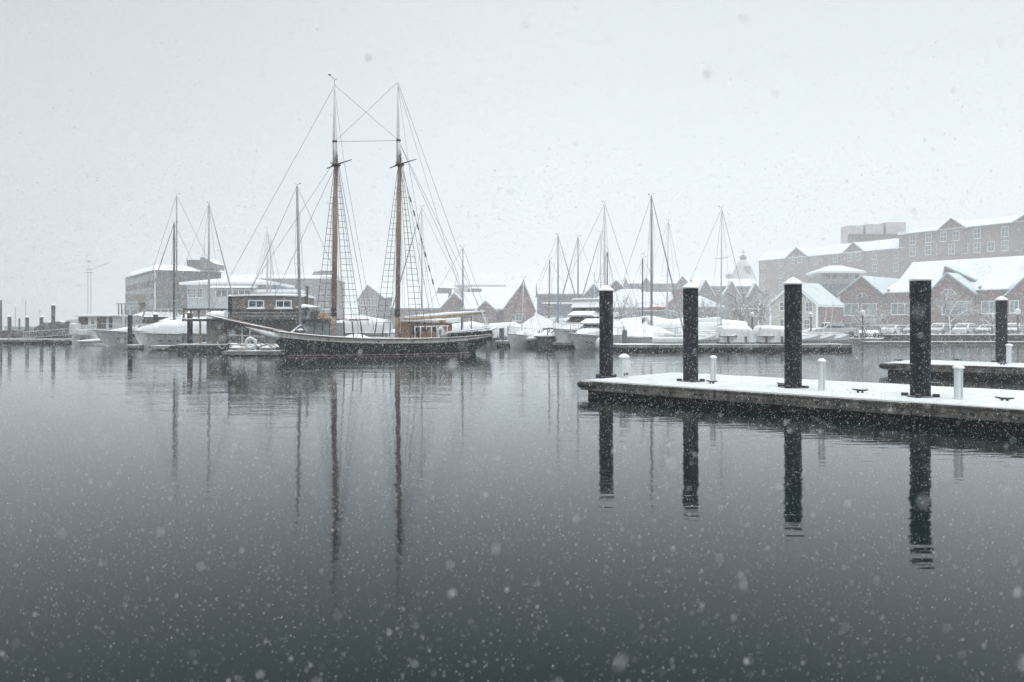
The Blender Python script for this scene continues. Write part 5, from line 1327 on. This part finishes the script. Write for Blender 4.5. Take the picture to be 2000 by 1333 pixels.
floatdock('low snowy float under the dark piles left of the houseboat', 243, 275, 682, 1.6, top=.3)
floatdock('low snowy float under the right one of the two piles with a cross beam', 292, 330, 684, 1.4, top=.3)
floatdock('narrow snowy float with coiled lines between the houseboat and the schooner bow', 436, 570, 697, 1.5, depth=47.6, top=.3)
floatdock('long low far float with a layer of snow at the edge of the picture', -140, 150, 671.5, 3, top=.42)
PGG = 'grey marina piles'
def mp(p, ytop, d, r, lab, cap=False, m=None, z0=-1.0): return pile((px(p, d), d, 0), pz(ytop, d), r, m or PILEG, lab, PGG, cap, False, z0=z0)
mp(980, 641, 67.6, .22, 'grey capless pile on the float by the schooner stern'); mp(953, 641, 69, .2, 'short grey pile touching the schooner stern', m=mat('weathered_pile', (.2, .2, .2), .8, .3, 3)); mp(1098, 642, 65.5, .19, 'grey capless pile in front of the low motor boat')
mp(1220, 645, 58.5, .19, 'grey capless pile at the inner end of the finger float'); mp(1406, 634, 60, .17, 'short dark pile left of the wrapped boats')
mp(254, 616, 63, .18, 'dark pile without cap, left end of the cross beam', m=PILE); mp(304, 615, 62, .18, 'dark pile with white snow cap, right end of the cross beam', True, PILE)
mp(371, 612, 55.8, .19, 'dark pile with round snow cap under the houseboat porch rail', True, PILE); mp(449, 579, 53.6, .13, 'tallest dark pile with snow cap at the houseboat corner', True, PILE)
mp(104, 597, 78, .18, 'tallest grey pile with snow cap at the far gangway', True); mp(81, 620, 78, .17, 'short grey pile second from the tall one at the far gangway', True); mp(53, 620, 79, .17, 'short grey pile in the middle of the far gangway', True); mp(18.5, 619, 77, .17, 'short grey pile at the edge before the low timber crib', True)
mp(38, 622, 140, .16, 'faint short pile far out beyond the gangway'); mp(132, 628, 84, .25, 'stubby dark post at the end of the far gangway')
m = MB().tube([(px(254, 62.8), 62.7, pz(654, 62.8)), (px(306, 61.8), 61.7, pz(659, 61.8))], .13, 8)
b0 = Vector((px(280, 62.3), 62.2, 0)); m.v = [(v[0] - b0.x, v[1] - b0.y, v[2]) for v in m.v]
one(m, 'cross_beam', PILE, 'dark horizontal beam lashed between the two marina piles', 'beam', b0)
one(MB().tube([(0, 0, -1), (0, 0, pz(587, 90))], [.14, .09], 8), 'light_pole', ALUD, 'tall thin dark pole at the extreme left edge of the harbour', 'pole', (px(2, 90), 90, 0))
for i, (p, yt_, d, lab) in enumerate(((30, 600, 260, 'faintest boat mast far out in the snow, left of three'), (50, 588, 240, 'faint tall boat mast far out in the snow, middle of three'), (78, 606, 250, 'faint boat mast far out in the snow, right of three'))):
    t = thing('distant_sailboat', lab, 'sailboat', (px(p, d), d, 0), 0, 'faint far sailboats')
    P = make_hull(8, 2.4, sheer_m(1.1, .9), .3, .6, .7); hull_strip(P, 0, 1, 4, 10).build('hull', HULLW, t, 'auto'); deck_mesh(P, .97).build('deck', SNOW, t)
    MB().tube([(0, 0, .8), (0, 0, pz(yt_, d))], .12, 6).build('mast', ALU, t)
one(MB().box(-2.5, 2.5, 0, 1.6, -.5, 1.25).box(-2.6, -2.2, -.1, 0, -.5, 1.3).box(2.2, 2.6, -.1, 0, -.5, 1.3).box(-1, -.6, -.1, 0, -.5, 1.3).box(.6, 1.0, -.1, 0, -.5, 1.3), 'timber_crib', mat('crib_timber', (.12, .1, .09), .9, .4, 2, stretch=(.3, 1, 4), snow=.9), 'low brown timber crib wall behind the far float', 'crib', (px(8, 82), 82, 0))
# aluminium gangway on the left
d = 77; t = thing('gangway', 'sloping aluminium truss gangway leading up from the far float', 'gangway', (px(32, d), d, .42))
xe = px(148, d) - px(32, d); za, zb = .45, pz(653, d) - .42
for s in (0, 1.1):
    m = MB(); n = 9
    lo_ = [Vector((xe*k/n, s, lerp(.06, zb, k/n))) for k in range(n + 1)]; hi_ = [v + Vector((0, 0, .62)) for v in lo_]
    m.tube([lo_[0], lo_[-1]], .03, 5); m.tube([hi_[0], hi_[-1]], .025, 5)
    for k in range(n): m.tube([lo_[k], hi_[k]], .014, 4); m.tube([lo_[k], hi_[k + 1]] if k % 2 else [hi_[k], lo_[k + 1]], .012, 4)
    m.build('truss_side', ALU, t)
MB().add([(0, 0, .09), (xe, 0, zb + .03), (xe, 1.1, zb + .03), (0, 1.1, .09)], [(0, 1, 2, 3)]).build('walkway', SNOW, t)
d = 96; t = thing('gangway', 'pale covered gangplank sloping down behind the second dock pile', 'gangway', (px(1300, d), d, 0), 0)
m = MB(); xa = px(1400, d) - px(1300, d)
for s in (0, 1.2): m.tube([(0, s, pz(606, d)), (xa, s, pz(631, d))], .12, 6); m.tube([(0, s, pz(611, d)), (xa, s, pz(636, d))], .1, 6)
m.build('truss_side', ALU, t); MB().add([(0, 0, pz(611, d)), (xa, 0, pz(636, d)), (xa, 1.2, pz(636, d)), (0, 1.2, pz(611, d))], [(0, 1, 2, 3)]).build('walkway', SNOW, t)
for k in (0.5, 1.0): MB().tube([(xa*k, .6, -1), (xa*k, .6, lerp(pz(611, d), pz(636, d), k))], .12, 6).build('leg', PILEG, t)
d = 99; t = thing('dock_office', 'small pale green dock hut with flat snowy roof and a red kayak on top', 'hut', (px(1285, d), d, GZ)); w_ = px(1312, d) - px(1258, d)
MB().box(-w_/2, w_/2, 0, 3, -.6, pz(608, d) - GZ).build('wall', mat('pale_green_board', (.36, .4, .37), .7, .1, 1), t)
MB().box(-w_/2 - .3, w_/2 + .3, -.5, 3.3, pz(608, d) - GZ + .003, pz(606, d) - GZ).build('roof', SNOWR, t)
MB().box(-.4, .4, -.05, .02, 0, 1.0).build('door', TRIMGR, t)
rows = [[(x, 1 + .35*f*math.cos(a), pz(606, d) - GZ + .32 + .3*f*math.sin(a)) for a in [2*PI*k/8 for k in range(8)]] for x, f in ((-1.3, .1), (-.9, .7), (0, 1), (.9, .7), (1.3, .1))]
m = MB().ring_loft(rows); o = one(m, 'kayak', mat('red_shell', (.36, .13, .12), .5, .1, 2, snow=.9, lo=.6), 'red kayak upturned on the roof of the dock hut', 'kayak', t.location, smooth=True)

# ---- pilothouse house boat on the left
d = 76; t = thing('pilothouse_boat', 'white boxy pilothouse boat with brown windows under a flat snowy roof', 'boat', (px(185, d), d, 0)); k_ = d/F
X = lambda p: (p - 185)*k_; Zp = lambda y: pz(y, d)
MB().box(X(142), X(224), -.2, 2.6, -.2, Zp(655)).build('hull', HULLW, t, bevel=.1)
MB().box(X(153), X(215), 0, 2.3, Zp(655) + .003, Zp(619)).build('cabin', WHITE, t)
MB().box(X(148), X(222), -.4, 2.8, Zp(619) + .003, Zp(615)).build('roof', SNOW, t, bevel=.05)
BROWNW = mat('brown_curtain_window', (.09, .06, .055), .4, .3, 2)
for (p0, p1, y0, y1, mt) in ((154, 172, 620, 634, BROWNW), (190, 199, 619.5, 642, BROWNW), (200, 207, 618.8, 642, GLASS), (213, 220, 619.5, 641, GLASS)):
    MB().box(X(p0), X(p1), -.06, -.003, Zp(y1), Zp(y0)).build('window', mt, t)
window(t, X(181), 0, Zp(629), .38, .55, TRIMW, PANE, 1, 2, bar=.05)
MB().box(X(149), X(163), -1.3, -.3, Zp(655), Zp(632)).build('side_console', WHITE, t, bevel=.12)
MB().box(X(164), X(184), -1.4, -.4, Zp(655), Zp(644)).build('deck_box', WHITE, t, bevel=.08)

# ---- shingled houseboat
d = 55; t = thing('houseboat', 'two storey brown shingled houseboat on a dark green barge with a railed porch', 'houseboat', (px(480, d), d, 0)); k_ = d/F; q = Pix(t)
X = lambda p, dy=0: q.x(p, dy); Zp = lambda y, dy=0: q.z(y, 480, dy)
zb = Zp(674)
MB().prism([(X(356), -.3), (X(352), zb), (X(640), zb), (X(636), -.3)], -.6, 5.2).build('barge', mat('barge_green', (.012, .022, .022), .6, .3, 1.5, streak=.3), t, bevel=.06)
MB().box(X(353), X(640), -.65, 5.25, zb + .003, zb + .07).build('deck_edge', SNOW, t)
SHW = SHING
MB().box(X(449), X(592), 0, 4.6, zb + .075, Zp(627)).build('lower_wall', SHW, t)
MB().box(X(449), X(582), .25, 4.4, Zp(605), Zp(579.5)).build('upper_wall', SHW, t)
m = MB(); rows = []
for i in range(9):
    f = i/8; x = lerp(X(447), X(584), f); zz = Zp(579.5) + .003 + .06*math.sin(PI*f)
    rows.append([(x, .05, zz), (x, .05, zz + .1), (x, 2.3, zz + .22), (x, 4.6, zz + .1), (x, 4.6, zz)])
m.ring_loft(rows); m.build('roof', SNOW, t)
for (p0, p1) in ((483, 514), (537, 568)): window(t, X((p0 + p1)/2), .22, Zp(594), (p1 - p0)*k_, 15*k_, TRIMW, GLASS, 2, 1, bar=.07)
MB().box(X(446), X(598), -.25, 4.8, Zp(605.5), Zp(604)).build('storey_ledge', WOODD, t)
MB().box(X(449), X(594), .02, 4.55, Zp(627) + .003, Zp(605.5) - .003).build('mid_wall', SHW, t)
for y in (610, 616.5): MB().box(X(452), X(592), -.16, .01, Zp(y + 2.2), Zp(y)).build('rub_strake', mat('grey_board', (.2, .21, .21), .7, .25, 2, snow=.95, lo=.5), t)
MB().box(X(442), X(650), -.9, 4.9, Zp(624.5), Zp(622.5)).build('gallery_deck', mat('snowy_board', (.12, .115, .11), .8, .3, 2, snow=1, lo=.4), t)
MB().box(X(445), X(648), -.8, -.3, Zp(631), Zp(624.6)).build('gallery_beam', TARP, t)
MB().box(X(405.5), X(433), -.2, 2.4, zb + .075, Zp(624.5)).build('store_room', SHW, t)
MB().box(X(433) + .01, X(449) - .01, .3, 3.0, zb + .075, Zp(624.5)).build('store_room', mat('rusty_board', (.14, .095, .06), .85, .5, 2), t)
# lower porch with rails
MB().box(X(361), X(445), -.5, 3.2, Zp(628), Zp(624)).build('porch_roof', mat('porch_beam', (.07, .075, .075), .8, .3, 2, snow=1, lo=.4), t)
MB().box(X(355), X(445), -.55, 3.25, Zp(624) + .003, Zp(622.3)).build('porch_snow', SNOW, t, bevel=.03)
BRR = mat('brown_rail', (.1, .08, .07), .8, .3, 2, snow=1, lo=.5)
MB().box(X(363), X(447), -.5, -.36, Zp(606.5), Zp(603)).build('porch_rail', BRR, t)
for p in (364, 377.5, 393, 438): MB().box(X(p) - .05, X(p) + .05, -.48, -.37, Zp(622.3), Zp(606.5)).build('rail_post', BRR, t)
MB().box(X(393.5), X(396.5), -.4, -.28, zb + .08, Zp(628)).build('porch_post', mat('tan_post', (.22, .16, .1), .8, .3, 2), t)
arch_loft([(X(407), .5, Zp(622), Zp(611), .5), (X(420), .9, Zp(622), Zp(607.5), .5), (X(446), .9, Zp(622), Zp(608), .5)]).build('porch_bundle', SNOW, t, 'auto')
for p in (475, 490):
    MB().box(X(p) - .03, X(p) + .03, -.25, -.19, zb + .08, Zp(640)).build('door_frame', TRIMW, t)
MB().box(X(476), X(489), -.05, -.003, zb + .3, Zp(640)).build('door', mat('dark_green_door', (.03, .05, .05), .5), t)
for (p, y0, y1) in ((593, 562, 606), (590.5, 582, 606)):
    MB().lathe([(.07, 0), (.07, Zp(y0) - Zp(y1)), (.14, Zp(y0) - Zp(y1) + .01), (.14, Zp(y0) - Zp(y1) + .12), (.02, Zp(y0) - Zp(y1) + .18)], (X(p), 1.0, Zp(y1)), 8).build('stove_pipe', ALUD, t, True)
# heat pump with fan, boxes and gear on the gallery
MB().box(X(588), X(604), .3, 1.1, Zp(622.4), Zp(606)).build('heat_pump', WHITEP, t, bevel=.03)
m = MB(); c = (X(593), .27, Zp(613)); rows = [[(c[0] + r*math.cos(a), c[1] - o_, c[2] + r*math.sin(a)) for a in [2*PI*k/16 for k in range(16)]] for r, o_ in ((.30, 0), (.30, .04), (.2, .04), (.2, .0))]
m.ring_loft(rows); m.build('fan_grille', ALUW, t)
MB().box(X(600), X(645), .6, 3.4, Zp(606), Zp(602.5)).build('gallery_roof', COVER, t)
for p in (604, 622, 643): MB().box(X(p) - .05, X(p) + .05, .65, .75, Zp(622.4), Zp(606.01)).build('gallery_post', TRIMW, t)
arch_loft([(X(585), 1.0, Zp(602.4, 2), Zp(601, 2), .5), (X(598), 1.3, Zp(602.4, 2), Zp(596, 2), .5), (X(625), 1.0, Zp(602.4, 2), Zp(601, 2), .5)]).build('snow_heap', SNOW, t, 'auto')
MB().box(X(624), X(640), .2, .6, Zp(622.4), Zp(612)).build('crate', mat('orange_crate', (.36, .2, .09), .7, .2, 3, snow=1), t, bevel=.02)
MB().box(X(605), X(615), .2, .9, Zp(622.4), Zp(609)).build('gas_locker', mat('rust_box', (.14, .09, .08), .7, .3, 3, snow=1), t, bevel=.03)
MB().box(X(592) + .01, X(648), .4, 4.4, zb + .075, Zp(631)).build('white_side_wall', CLAPW, t)
# gear on the small float: hose reel, coils, buckets
loc = Vector((px(488, 48.2), 48.4, .33))
m = MB(); rows = []
for i in range(17):
    a = 2*PI*i/16; rows.append([((.3 + .11*math.cos(b))*math.cos(a), .11*math.sin(b), .45 + (.3 + .11*math.cos(b))*math.sin(a)) for b in [2*PI*k/8 for k in range(8)]])
m.grid(rows, True); t = thing('hose_reel', 'white coiled hose on a reel standing on the small float by the schooner bow', 'hose reel', loc)
m.build('coil', TUBE, t, True); MB().tube([(-.3, -.1, 0), (0, 0, .45), (.3, -.1, 0)], .03, 5).tube([(-.3, .12, 0), (0, 0, .45), (.3, .12, 0)], .03, 5).build('stand', WHITEP, t)
for p, y_, lab in ((466, 675, 'tangled pale rope heap at the left of the small float'), (524, 674, 'snow covered gear heap close to the schooner stem')):
    rn = random.Random(p); m = MB()
    for k in range(7):
        pts = [(rn.uniform(-.5, .5), rn.uniform(-.3, .3), rn.uniform(.02, .45)) for _ in range(6)]; m.tube(pts, .035, 5)
    m.blob((0, 0, .12), (.55, .4, .2), 9, 5, .12)
    one(m, 'rope_heap', mat('snowy_rope', (.25, .23, .2), .9, .4, 4, snow=1, lo=.35), lab, 'rope heap', (px(p, 48.4), 48.3, .32))
rope(sch.matrix_basis @ Vector(SH(.01, .8, -1)), (px(447, 48), 47.9, .35), .25, .03, ROPE, 'pale mooring rope sagging from the schooner stem to the float')
rope(sch.matrix_basis @ Vector((bx + 1.0, 0, bz - .2)), sch.matrix_basis @ Vector(SH(.03, .25, -1)), .05, .012, BLACKR, 'dark stay slanting from the bowsprit end to the stem')
rope((px(424, 54), 54, .75), (px(440, 53), 53, .5), .35, .03, ROPE, 'pale rope loop hanging from the houseboat barge')
rope((px(371, 54), 55.4, 1.6), (px(392, 54), 54.6, .9), .3, .018, ROPE, 'thin rope sagging from the houseboat pile to the barge')
# ================================================================ falling snow
def snowfall():
    rng = np.random.default_rng(3)
    P = []; S = []
    def shell(d0, d1, n, s0, s1, ztop):
        m = int(n * 3)
        d = (d0**3 + (d1**3 - d0**3) * rng.random(m)) ** (1/3)
        x = (rng.random(m)*2 - 1) * 0.8 * d + (rng.random(m)*2 - 1)*0.8
        z = CAMZ + (rng.random(m)*2 - 1) * 0.56 * d
        ok = (z > 0.02) & (z < ztop) & (rng.random(m) < 1.0 - .8*np.clip(((z - CAMZ)/d - .03)/.2, 0, 1))
        P.append(np.stack([x, d, z], 1)[ok][:n]); k = min(n, ok.sum())
        S.append(s0 * (s1/s0) ** (rng.random(k) ** 2.2))
    shell(0.3, 0.9, 90, .0014, .0034, 30)
    shell(0.8, 1.8, 1000, .0009, .0028, 30)
    shell(1.5, 3.5, 8000, .0007, .0020, 30)
    shell(3.0, 6.5, 30000, .0008, .0024, 30)
    shell(6.0, 14, 70000, .0013, .0040, 30)
    shell(13, 26, 45000, .0028, .0072, 30)
    shell(25, 44, 42000, .006, .013, 24)
    shell(44, 80, 40000, .011, .022, 24)
    P_ = np.concatenate(P); S_ = np.concatenate(S); n = len(P_)
    base = np.array([(1, 0, 0), (-1, 0, 0), (0, 1, 0), (0, -1, 0), (0, 0, 1), (0, 0, -1)], float)
    tri = np.array([(4, 0, 2), (4, 2, 1), (4, 1, 3), (4, 3, 0), (5, 2, 0), (5, 1, 2), (5, 3, 1), (5, 0, 3)])
    el = 1.0 + 2.4 * rng.random(n)**1.4                                   # clumped flakes are a little longer than wide
    V = base[None] * S_[:, None, None] * (0.55 + 0.8*rng.random((n, 6, 1)))
    V[:, :, 2] *= el[:, None]
    a = R(14) + rng.normal(0, R(20), n); c, s = np.cos(a), np.sin(a)
    X = V[:, :, 0]*c[:, None] + V[:, :, 2]*s[:, None]; Z = -V[:, :, 0]*s[:, None] + V[:, :, 2]*c[:, None]
    V[:, :, 0] = X; V[:, :, 2] = Z
    V += P_[:, None, :]
    T = tri[None] + (np.arange(n)*6)[:, None, None]
    me = bpy.data.meshes.new('falling_snow')
    me.vertices.add(n*6); me.vertices.foreach_set('co', V.reshape(-1))
    nt_ = n*8
    me.loops.add(nt_*3); me.loops.foreach_set('vertex_index', T.reshape(-1).astype(np.int32))
    me.polygons.add(nt_); me.polygons.foreach_set('loop_start', np.arange(0, nt_*3, 3, dtype=np.int32))
    me.update(calc_edges=True)
    fm = bpy.data.materials.new('snowflake'); fm.use_nodes = True
    fm.node_tree.nodes['Principled BSDF'].inputs['Base Color'].default_value = (.9, .91, .92, 1)
    fm.node_tree.nodes['Principled BSDF'].inputs['Roughness'].default_value = .9
    tl = fm.node_tree.nodes.new('ShaderNodeBsdfTranslucent'); tl.inputs[0].default_value = (.93, .94, .95, 1)
    ms = fm.node_tree.nodes.new('ShaderNodeMixShader'); ms.inputs[0].default_value = .5
    fm.node_tree.links.new(fm.node_tree.nodes['Principled BSDF'].outputs[0], ms.inputs[1]); fm.node_tree.links.new(tl.outputs[0], ms.inputs[2])
    fm.node_tree.links.new(ms.outputs[0], fm.node_tree.nodes['Material Output'].inputs['Surface'])
    me.materials.append(fm)
    o = bpy.data.objects.new('falling_snow', me); COL.objects.link(o)
    tag(o, 'snowflakes drifting down through the air over the harbour', 'snowfall', kind='stuff')
snowfall()
